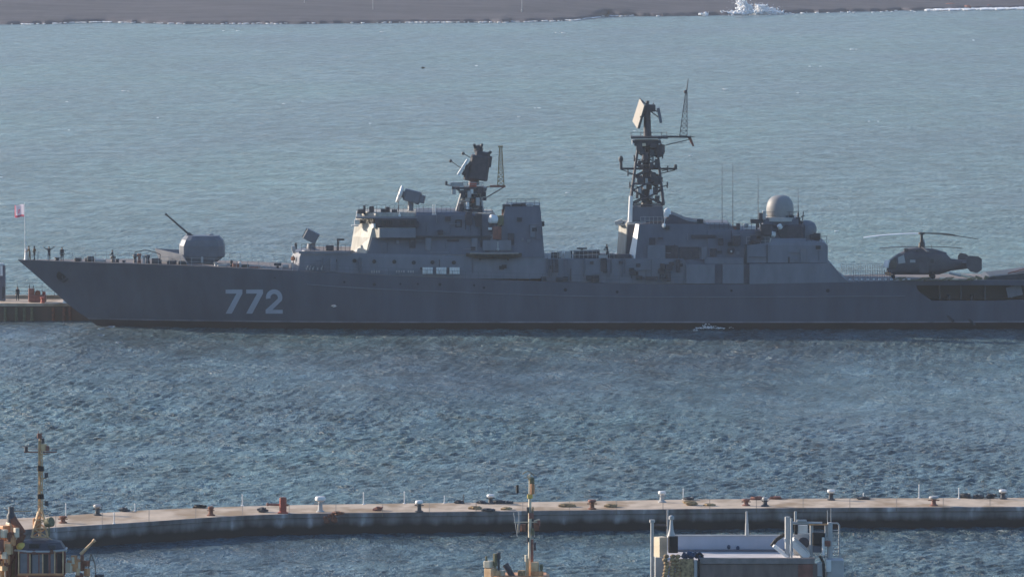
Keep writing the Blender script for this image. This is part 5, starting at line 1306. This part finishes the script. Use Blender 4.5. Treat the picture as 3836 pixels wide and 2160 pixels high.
# ================================================================== boats in the foreground
def boat_hull(t, x0, x1, yc, hw, zdeck, m, bow=-1, name='hull', deckm='deck'):
    """plain displacement hull, x0..x1, bow towards -x or +x"""
    mb = MB(); rings = []
    n = 16
    for i in range(n + 1):
        u = i / n; f = 1 - u if bow > 0 else u       # f = 0 at the bow
        w_ = hw * (1 - (1 - min(1, f / .38)) ** 2.2) * (1 - .1 * max(0, f - .8) / .2); w_ = max(.05, w_)
        x = x0 + (x1 - x0) * u; sh = .55 * (1 - min(1, f / .5)) ** 2; rk = bow * .8 * (1 - min(1, f / .25))
        rings.append([Vector((x + rk, yc - w_, zdeck + sh)), Vector((x, yc - w_ * .93, .2)), Vector((x - rk * .3, yc - w_ * .6, -1.0)), Vector((x - rk * .3, yc + w_ * .6, -1.0)), Vector((x, yc + w_ * .93, .2)), Vector((x + rk, yc + w_, zdeck + sh))])
    mb.loft(rings); h = mb.build(name, m, t, True)
    gw = MB()
    for s in (0, 5):
        gw.path([r[s] + Vector((0, 0, .03)) for r in rings], .12, 8)
    gw.build('rubbing_rail', M['rubber'], h, True)
    return h

TY = 500.0
def T(px, py, Y=TY): return P(px, py, Y)
def lens_light(p, m, name, t, r=.13, h=.36):
    return MB().lathe(p - Vector((0, 0, h / 2)), [(r * 1.2, 0), (r * 1.2, .05), (r, .07), (r, h - .07), (r * 1.2, h - .05), (r * .7, h)], 10).build(name, M[m], t, True)

def tug():
    base = T(150, 2480); t = thing('tugboat', (base.x, TY, 0), 'buff and brown tugboat with a tall lamp mast in the lower left corner', 'tugboat')
    zd = T(0, 2225).z
    boat_hull(t, T(-420, 2300).x, T(560, 2300).x, TY, 3.6, zd, M['redbrown'], 1)
    dk = MB(); dk.box(T(-330, 2200).x, T(430, 2200).x, TY - 2.6, TY + 2.6, zd - .3, zd + .05); dk.build('deck', M['deck'], t)
    # wheelhouse: eight-sided, glazed, with a dark roof and pale brow
    cx = T(152, 2100).x; z0, z1, z2 = zd, T(0, 2060).z, T(0, 2026).z
    zs = T(0, 2150).z; hw = (T(242, 2100).x - T(66, 2100).x) / 2
    def oct_(r, z, k=.45): return [Vector((cx + a * r, TY + b * r, z)) for a, b in ((-1, -k), (-k, -1), (k, -1), (1, -k), (1, k), (k, 1), (-k, 1), (-1, k))]
    wh = MB(); wh.loft([oct_(hw, z0), oct_(hw, zs), oct_(hw * .99, zs + .01)]); who = wh.build('wheelhouse', M['orange'], t)
    MB().loft([oct_(hw * .93, zs), oct_(hw * .93, z1)]).build('window_band', M['glass'], who)
    fr = MB(); a8, b8 = oct_(hw, zs), oct_(hw, z1)
    for i in range(8):
        for f in (0, .5):
            p0, p1 = a8[i].lerp(a8[(i + 1) % 8], f), b8[i].lerp(b8[(i + 1) % 8], f); fr.tube(p0, p1, .09 if f == 0 else .045, n=6)
        fr.tube(a8[i], a8[(i + 1) % 8], .08, n=6); fr.tube(b8[i], b8[(i + 1) % 8], .1, n=6)
    fr.build('window_frame', M['redbrown'], who)
    for pz, w_ in (((90, 2108), .55), ((140, 2112), .75), ((193, 2108), .5)):
        p = T(*pz, TY - hw * .98); MB().obox(p, (w_, .05, 1.45), chamf=.01).build('pale_pane', mat('pale_glass', (.20, .20, .22), .2, .1, 2), who)
    MB().loft([oct_(hw * 1.02, z1 + .05), oct_(hw * 1.06, z1 + .12), oct_(hw * .86, z2), oct_(hw * .5, z2 + .15)]).build('wheelhouse_roof', M['mast'], t)
    br = MB(); ring_ = oct_(hw * 1.08, z1 + .1)
    for i in range(8): br.tube(ring_[i], ring_[(i + 1) % 8], .08, n=6)
    br.tube(ring_[3], ring_[3] + Vector((.1, -.1, -.05)), .1); br.build('roof_brow', M['palegrey'], t)
    MB().obox(T(128, 2044, TY - hw * .9), (.75, .3, .35), chamf=.05).build('roof_vent', M['rubber'], t)
    MB().obox(T(195, 2046, TY - hw * .9), (.6, .3, .3), chamf=.05).build('roof_vent', M['dark'], t)
    # mast on the roof
    mx = T(150, 2000).x; zr = z2 + .1
    def mp(px, py, dy=0): return T(px, py, TY + .2 + dy)
    ma = MB()
    ma.lattice([mp(118, 2010, -.5), mp(178, 2010, -.5), mp(178, 2010, .5), mp(118, 2010, .5)], [mp(143, 1915, -.12), mp(160, 1915, -.12), mp(160, 1915, .12), mp(143, 1915, .12)], .06, 3, 5)
    ma.lattice([mp(143, 1915, -.12), mp(160, 1915, -.12), mp(160, 1915, .12), mp(143, 1915, .12)], [mp(145, 1650, -.1), mp(158, 1650, -.1), mp(158, 1650, .1), mp(145, 1650, .1)], .04, 9, 4)
    ma.tube(mp(150, 2010), mp(150, 1640), .1, .08, 8)
    mo = ma.build('mast', M['buff'], t)
    MB().obox(mp(136, 1965), (.5, .5, 1.0), chamf=.06).build('mast_box', M['orange'], mo)
    MB().tube(mp(90, 1692), mp(214, 1692), .045, n=6).tube(mp(105, 1680), mp(214, 1680), .025, n=4).build('cross_arm', M['redbrown'], mo)
    for px, py, mm in ((98, 1680, 'dark'), (178, 1678, 'redbrown'), (160, 1650, 'dark'), (146, 1752, 'rubber'), (158, 1754, 'rubber'), (174, 1778, 'dark'), (146, 1858, 'rubber'), (158, 1858, 'rubber'), (174, 1884, 'dark')):
        lens_light(mp(px, py, -.15), mm, 'navigation_lamp', mo)
    for py in (1790, 1700, 1900): MB().tube(mp(150, py), mp(174, py), .035, n=5).build('lamp_bracket', M['buff'], mo)
    MB().obox(mp(165, 1675), (.4, .3, .5), chamf=.05).build('lamp_housing', M['buff'], mo)
    MB().obox(mp(148, 1632), (.35, .25, .35), chamf=.05).tube(mp(146, 1640), mp(143, 1612), .025).build('mast_head', M['redbrown'], mo)
    p = T(184, 1955, TY - .8); MB().lathe(p, [(.05, -.3), (.33, -.22), (.36, .25), (.1, .3)], 14, axis=(.7, -.5, .2)).tube(p, p - Vector((0, 0, 1.0)), .06).build('searchlight', M['olive'], t, True)
    # yellow cover, funnel casing, pipes on the left
    p = T(82, 2046, TY - 1.0); MB().ball(p, .42, (1, .8, .75), 12).build('yellow_cover', M['yellow'], t, True)
    fc = MB(); fc.obox(T(8, 2080, TY + .6), (1.9, 1.9, (T(0, 1985).z - zd) * 1.0), Matrix.Rotation(R(-48), 3, 'Z'), chamf=.12); fco = fc.build('funnel_casing', M['buff'], t); fco.location.z = ((T(0, 1985).z + zd) / 2) - T(8, 2080, TY + .6).z
    MB().obox(T(45, 1992, TY + .2), (.7, .8, 1.5), Matrix.Rotation(R(-50), 3, 'Z'), chamf=.12).build('vent_cowl', M['cream'], t)
    MB().obox(T(18, 1995, TY - .2), (.7, .7, 1.1), Matrix.Rotation(R(-50), 3, 'Z'), chamf=.12).build('air_inlet', M['orange'], t)
    MB().obox(T(12, 2036, TY - .6), (1.0, .1, .45), chamf=.03).build('name_board', M['cream'], t)
    pk = MB(); pk.tube(T(46, 1940, TY - .5), T(86, 1998, TY - .6), .28, .28, 10).tube(T(86, 1998, TY - .6), T(30, 2110, TY - .7), .27, .27, 10).tube(T(30, 2110, TY - .7), T(30, 2230, TY - .7), .27, .27, 10); pk.build('exhaust_pipe', M['rust'], t, True)
    MB().tube(T(70, 2000, TY - 1.1), T(18, 2090, TY - 1.2), .05).tube(T(18, 2090, TY - 1.2), T(20, 2200, TY - 1.2), .05).build('handrail', M['cream'], t)
    MB().lathe(T(42, 1945, TY - .4), [(.3, -.2), (.34, .3), (.22, .5), (.2, .95)], 12).build('exhaust_cap', M['dark'], t, True)
    # towing gear / fire monitor on the fore deck
    p = T(298, 2150, TY - .6)
    mon = MB(); mon.lathe(p - Vector((0, 0, (p.z - zd))), [(.5, 0), (.35, .3), (.3, p.z - zd), (.2, p.z - zd + .1)], 12); mono = mon.build('monitor_base', M['redbrown'], t, True)
    MB().obox(T(286, 2115, TY - .7), (.6, .6, .95), Matrix.Rotation(R(15), 3, 'Y'), chamf=.1).build('monitor_body', M['orange'], mono)
    MB().tube(T(302, 2075, TY - .6), T(352, 2024, TY - .6), .13, .08, 10).lathe(T(352, 2024, TY - .6), [(.12, -.1), (.14, .1), (.05, .12)], 10, axis=(.7, 0, .7)).build('monitor_barrel', M['buff'], mono, True)
    for px, py, mm in ((274, 2098, 'cream'), (292, 2140, 'buff'), (308, 2090, 'rust')): MB().obox(T(px, py, TY - 1.0), (.25, .25, .5), chamf=.05).build('monitor_valve', M[mm], mono)
    MB().tube(T(333, 2110, TY), T(341, 2072, TY), .04).tube(T(341, 2072, TY), T(356, 2112, TY), .04).tube(T(336, 2096, TY), T(349, 2096, TY), .03).tube(T(333, 2110, TY), T(326, 2240, TY), .04).tube(T(356, 2112, TY), T(362, 2240, TY), .04).build('hose_stand', M['dark'], t)
    MB().tube(T(372, 2150, TY - .5), T(372, 2230, TY - .5), .35, n=12).build('capstan', M['dark'], t)
    rl_ = MB()
    for px in range(250, 420, 40): rl_.tube(T(px, 2240, TY - 2.3), T(px, 2168, TY - 2.3), .035, n=5)
    rl_.tube(T(250, 2170, TY - 2.3), T(410, 2170, TY - 2.3), .03, n=5); rl_.build('deck_rail', M['buff'], t)
    random.seed(31)
    for k in range(26):                        # small gear round funnel and wheelhouse
        px, py = (random.uniform(-5, 62), random.uniform(1965, 2150)) if k < 16 else (random.uniform(250, 330), random.uniform(2090, 2150))
        m = random.choice(('cream', 'buff', 'orange', 'rust', 'redbrown', 'buff', 'orange', 'rust')); w_ = random.uniform(.18, .5)
        MB().obox(T(px, py, TY - 1.25 if k < 16 else TY - .9), (w_, w_, random.uniform(.25, .8)), Matrix.Rotation(R(random.uniform(-60, -20)), 3, 'Z'), chamf=.04).build('deck_gear', M[m], t)
    for px in (70, 112, 160, 205, 236): MB().tube(T(px, 2150, TY - hw * 1.02), T(px, 2062, TY - hw * 1.02), .05).build('window_post', M['buff'], who)
    MB().tube(T(66, 2150, TY - hw * 1.04), T(238, 2150, TY - hw * 1.04), .09).build('window_sill', M['orange'], who)
    for px, py in ((128, 2068), (193, 2066)): MB().lathe(T(px, py, TY - hw * 1.06), [(.1, -.1), (.16, -.05), (.16, .1), (.05, .12)], 10, axis=(0, -1, .2)).build('wiper_motor', M['rust'], who, True)
    for (x0, y0), (x1, y1) in (((46, 1915), (118, 1912)), ((20, 1905), (46, 1915)), ((176, 2008), (232, 2044)), ((118, 2008), (150, 1900)), ((182, 2008), (152, 1900))):
        MB().tube(T(x0, y0, TY - .3), T(x1, y1, TY - .3), .035, n=5).build('stay', M['buff'], t)
tug()

def pilot_boat():
    base = T(1960, 2480); t = thing('harbour_launch', (base.x, TY, 0), 'orange-brown harbour launch of which only mast and roof gear show at bottom centre', 'boat')
    zd = T(0, 2290).z; x0, x1 = T(1640, 2300).x, T(2230, 2300).x
    boat_hull(t, x0, x1, TY, 2.6, zd, M['redbrown'], -1)
    cab = MB(); cab.obox((T(1950, 2200).x, TY, (zd + T(0, 2150).z) / 2), (4.2, 3.2, T(0, 2150).z - zd), chamf=.2); cabo = cab.build('cabin', M['orange'], t)
    for px in (1885, 1935, 1985, 2025): MB().obox(T(px, 2190, TY - 1.62), (.7, .06, .6), chamf=.02).build('cabin_window', M['glass'], cabo)
    def mp(px, py, dy=0): return T(px, py, TY + dy)
    ma = MB(); ma.tube(mp(1984, 2150), mp(1985, 2010), .13, .11, 10).tube(mp(1985, 2010), mp(1985, 1870), .13, .11, 10).tube(mp(1985, 1870), mp(1985, 1775), .09, .07, 8); mo = ma.build('mast', M['cream'], t, True)
    MB().obox(mp(1993, 2075), (.2, .25, 2.2), chamf=.04).build('mast_fairing', M['redbrown'], mo)
    MB().obox(mp(1995, 1830, -.1), (.3, .3, .75), chamf=.06).build('radar_reflector', M['orange'], mo)
    MB().lathe(mp(1992, 1800), [(.12, -.25), (.2, -.15), (.2, .2), (.08, .3)], 10).build('masthead_lamp', M['olive'], mo, True)
    tp = MB(); c = mp(1976, 1778)
    for i in range(7): a = i / 6 * math.pi; tp.tube(c + Vector((-.35 + .12 * i, 0, .05 + .22 * math.sin(a))), c + Vector((-.23 + .12 * i, 0, .05 + .22 * math.sin(a + .5))), .035)
    tp.tube(c + Vector((-.3, 0, -.2)), c + Vector((.3, 0, -.2)), .03).tube(c, c + Vector((.1, 0, -.4)), .03).build('masthead_aerial', M['gold'], mo)
    MB().obox(mp(1985, 1858), (.4, .3, .3), chamf=.05).build('lamp_bracket', M['yellow'], mo)
    lens_light(mp(1938, 1830), 'rubber', 'black_lamp', mo, .1, .6)
    MB().tube(mp(1938, 1842), mp(1985, 1850), .02).build('lamp_arm', M['dark'], mo)
    MB().tube(mp(1925, 1954), mp(2020, 1954), .045).tube(mp(1940, 1962), mp(1940, 1996), .03).tube(mp(2000, 1950), mp(2022, 1944), .06).build('cross_arm', M['cream'], mo)
    for (a, b) in (((1924, 1918), (1938, 2008)), ((1944, 1912), (1945, 1992)), ((2002, 1954), (2002, 2010))): MB().tube(mp(*a), mp(*b), .03).build('stay', M['palegrey'], mo)
    for px, py, w_, h_, mm in ((1976, 1908, .18, .5, 'dark'), (1996, 1908, .18, .5, 'gold'), (1990, 1930, .5, .5, 'redbrown'), (1960, 1975, .5, .65, 'rust'), (2010, 1972, .55, .7, 'rust'), (2018, 1958, .3, .5, 'redbrown'), (1996, 1990, .35, .6, 'olive'), (1977, 2020, .2, .4, 'dark'), (2002, 2045, .3, .7, 'mast')):
        MB().obox(mp(px, py, -.12), (w_ * .75, .3, h_ * .8), chamf=.04).build('mast_fitting', M[mm], mo)
    # roof clutter
    for px, py, w_, h_, mm in ((1830, 2112, .7, .5, 'cream'), (1855, 2095, .35, .9, 'olive'), (1868, 2080, .3, .5, 'dark'), (1822, 2092, .2, .4, 'olive'), (1838, 2145, .9, .7, 'buff'), (1880, 2148, .5, .5, 'cream'), (1862, 2150, .7, .6, 'buff'), (1975, 2128, .3, 1.5, 'buff'), (2004, 2124, .6, .8, 'buff'), (2028, 2122, .3, .4, 'olive'), (1955, 2150, .6, .6, 'gold'), (2012, 2152, .9, .6, 'orange'), (1972, 2090, .3, .5, 'cream')):
        q = T(px, py, TY - .6); MB().obox(q, (w_ * .8, w_ * .8, h_), Matrix.Rotation(R(-40 + px % 17), 3, 'Z'), chamf=.06).box(q.x - .08, q.x + .08, q.y - .08, q.y + .08, T(0, 2165).z, q.z).build('roof_fitting', M[mm], cabo)
    MB().tube(T(1893, 2112, TY - .5), T(1925, 2165, TY - .7), .24, .2, 10).build('roof_funnel', M['mast'], cabo, True)
pilot_boat()

M['ledge'] = mat('ledge_paint', (.25, .22, .215), .7, .15, 2)
M['plank'] = mat('pale_deck', (.58, .55, .55), .7, .1, 1)
def workboat():
    base = T(2800, 2480); Yn, Yf = 497.0, 504.0
    t = thing('workboat', (base.x, 500, 0), 'grey and brown workboat with blue-grey inner wall and white ramp at bottom right', 'workboat')
    zd = T(0, 2130, Yn).z - .3
    boat_hull(t, T(2330, 2300).x, T(3290, 2300).x, 500.5, 4.6, T(0, 2300).z, M['grey'], -1)
    def q(px, py, Y): return P(px, py, Y)
    def bx(name, x0, x1, y0, y1, Y, dep, m, parent=None, ch=0.0):
        a, b = q(x0, y1, Y), q(x1, y0, Y); mb = MB()
        mb.obox(((a.x + b.x) / 2, Y + dep / 2, (a.z + b.z) / 2), (b.x - a.x, dep, b.z - a.z), chamf=ch); return mb.build(name, M[m], parent or t)
    def tb(name, pts, r, m, Y, parent=None, n=8):
        mb = MB(); mb.path([q(px, py, Y) for px, py in pts], r, n); return mb.build(name, M[m], parent or t)
    zt = q(0, 2088, Yn).z
    # near bulwark with ledge
    bw_ = bx('near_bulwark', 2545, 3062, 2111, 2290, Yn, .25, 'brown')
    bx('bulwark_ledge', 2618, 3052, 2089, 2110, Yn - .12, .5, 'ledge', bw_)
    tb('bulwark_pipe', [(2618, 2092), (2618, 2290)], .07, 'rubber', Yn - .25, bw_)
    tb('bulwark_post', [(2606, 2096), (2606, 2290)], .13, 'palegrey', Yn - .2, bw_)
    bx('bulwark_panel', 2990, 3045, 2112, 2290, Yn - .1, .12, 'redbrown', bw_)
    # far wall and deck
    zfar = q(0, 2064, Yf).z
    a, b = q(2490, 2070, Yn + .3), q(2990, 2070, Yf)
    MB().box(a.x, b.x, Yn + .26, Yf - .05, zfar - .35, zfar).build('deck', M['plank'], t)
    fw = bx('far_wall', 2500, 2985, 2006, 2290, Yf, .3, 'bluegrey')
    bx('wall_capping', 2498, 2990, 2003, 2007, Yf - .06, .42, 'palegrey', fw)
    bx('wall_foot_ledge', 2540, 2990, 2058, 2066, Yf - .35, .33, 'grey', fw)
    for px in (2730, 2764): p = q(px, 2047 + (px > 2750) * 4, Yf - .05); MB().ball(p, .13, (1, .5, 1.3), 8).build('rubber_fender', M['tarp'], fw, True)
    MB().tube(q(2798, 2006, Yf), q(2798, 1960, Yf), .15, .13, 10).tube(q(2798, 1960, Yf), q(2797, 1914, Yf), .11, .07, 10).build('light_mast', M['palegrey'], t, True)
    # left end: posts, cream locker, dark box, timber fenders
    tb('corner_post', [(2443, 2290), (2443, 1948)], .12, 'palegrey', Yn + 1); tb('post_cap', [(2443, 1955), (2443, 1945)], .2, 'palegrey', Yn + 1)
    lk = MB(); a_, b_ = q(2450, 2084, Yn + 1.6), q(2499, 2009, Yn + 1.6); lk.obox((a_ + b_) / 2, (.72, .72, b_.z - a_.z), Matrix.Rotation(R(-52), 3, 'Z'), chamf=.03); lk.build('locker', M['cream'], t)
    bx('locker_base', 2454, 2492, 2086, 2290, Yn + 1.0, 1.8, 'palegrey', None, .04)
    bx('winch_box', 2503, 2540, 2009, 2070, Yn + .2, 1.0, 'rubber', None, .06)
    tb('rail_brace', [(2448, 1966), (2512, 1966)], .07, 'mast', Yn + 2)
    tb('thin_post', [(2501, 2010), (2501, 1908)], .06, 'palegrey', Yn + 1.8)
    MB().lathe(q(2515, 2010, Yn + 1), [(.32, 0), (.16, .55), (.1, 1.25), (.2, 1.3), (.2, 1.5), (.08, 1.58)], 12).build('fairlead_post', M['palegrey'], t, True)
    for px in (2494, 2520, 2538):
        f = MB(); rnd = random.Random(px)
        for k in range(7): f.ball(q(px + rnd.uniform(-5, 5), 2082 + k * 13, Yn - .2), .2, (1.1, 1, .8), 8)
        f.build('rope_fender', M['gold'], t, True)
    bx('timber_post', 2546, 2600, 2092, 2290, Yn - .2, .3, 'gold', None, .05)
    tp = MB(); pts = [q(x, y, Yn + .6) for x, y in ((2560, 2090), (2572, 2072), (2600, 2084), (2612, 2070), (2628, 2088))]
    for a_, b_ in zip(pts, pts[1:]): tp.tube(a_, b_, .24, .26, 8)
    tp.build('tarpaulin', M['tarp'], t, True)
    tb('mooring_hose', [(2608, 2080), (2618, 2071), (2628, 2076), (2634, 2092)], .09, 'rubber', Yn + .4)
    # right end: folded ramp
    rp_ = thing_part = MB()
    def beam(a_, b_, w_, dep, Y):
        p0, p1 = q(*a_, Y), q(*b_, Y); d = p1 - p0; return MB().obox((p0 + p1) / 2, (d.length, dep, w_), Matrix.Rotation(-math.atan2(d.z, d.x), 3, 'Y'), chamf=.02)
    ro = beam((2965, 2024), (3026, 2082), .5, 2.2, Yn + 2.6).build('ramp', M['white'], t)
    beam((2896, 2040), (2950, 2082), .22, 1.6, Yn + 2.0).build('ramp_arm', M['white'], ro)
    beam((2942, 2014), (2968, 2078), .26, .3, Yn + 1.4).build('ramp_strut', M['white'], ro)
    beam((2975, 2012), (3034, 2066), .12, .3, Yn + 1.5).build('ramp_edge', M['palegrey'], ro)
    tb('ramp_seal', [(2890, 2044), (2908, 2020), (2930, 2005), (2955, 1994)], .14, 'rubber', Yn + 2.0, ro)
    bx('ramp_backing', 2972, 3040, 1998, 2085, Yn + 4.2, .2, 'palegrey', ro)
    MB().lathe(q(3010, 2032, Yn + 3.9), [(.1, -.1), (.42, -.08), (.42, .08), (.1, .1)], 14, axis=(0, 1, 0)).build('sheave', M['mast'], ro, True)
    # gantry frame
    gt = MB(); 
    gt.path([q(2950, 2090, Yn + 1.4), q(2950, 1934, Yn + 1.4)], .2, 8); go = gt.build('gantry_post', M['palegrey'], t)
    tb('gantry_post_thin', [(2965, 2088), (2965, 1940)], .08, 'palegrey', Yn + .8, go)
    tb('gantry_beam', [(2955, 1957), (3080, 1959)], .12, 'palegrey', Yn + 1.6, go); tb('gantry_rail', [(3030, 1963), (3100, 1963)], .06, 'orange', Yn + 1.4, go)
    tb('gantry_leg', [(3040, 2090), (3040, 1960)], .13, 'palegrey', Yn + 1.8, go)
    tb('gantry_leg', [(3109, 2090), (3109, 1955)], .19, 'palegrey', Yn + 1.6, go); tb('gantry_leg', [(3093, 2030), (3093, 1960)], .07, 'palegrey', Yn + 1.6, go)
    tb('gantry_hoop', [(3112, 1958), (3138, 1958), (3144, 1966), (3144, 2110)], .06, 'palegrey', Yn + 2.2, go)
    for k in range(8): tb('ladder_rung', [(3112, 1985 + 14 * k), (3143, 1985 + 14 * k)], .03, 'palegrey', Yn + 2.2, go)
    bx('instrument_screen', 2988, 3026, 1966, 1996, Yn + 2.4, .2, 'white', go, .03)
    bx('screen_bezel', 2976, 2988, 1962, 2000, Yn + 2.3, .3, 'rubber', go)
    bx('dark_cabinet', 3043, 3090, 1994, 2040, Yn + 1.5, 1.0, 'rubber', t, .06)
    bx('cabinet_shelf', 3046, 3086, 2042, 2068, Yn + 1.6, .8, 'grey', t, .05)
    bx('white_tank', 3079, 3089, 2012, 2078, Yn + 1.2, .3, 'white', t, .08)
    bx('red_valve', 3090, 3112, 2025, 2045, Yn + 1.2, .4, 'redbrown', t, .06)
    bx('stern_locker', 3096, 3162, 2097, 2290, Yn + .2, 1.8, 'palegrey', t, .06)
    bx('sunlit_locker_end', 3094, 3114, 2096, 2140, Yn + .05, .14, 'white', t, .02)  # white plate carries the sunlight on the locker end in its colour
    bx('bow_crate', 3062, 3086, 2110, 2156, Yn - .1, .5, 'palegrey', t, .05)
    tb('dark_hose', [(3070, 2080), (3085, 2105), (3088, 2180), (3088, 2290)], .1, 'rubber', Yn - .15)
    for px, pt in ((3100, 1910), (3113, 1902), (2980, 1914)): tb('aerial', [(px, 1956), (px, pt)], .1 if px < 3000 else .025, 'palegrey', Yn + 1.8, go, 6)
    bx('gantry_lamp', 2985, 3022, 1946, 1954, Yn + 1.4, .3, 'palegrey', go, .03)
workboat()
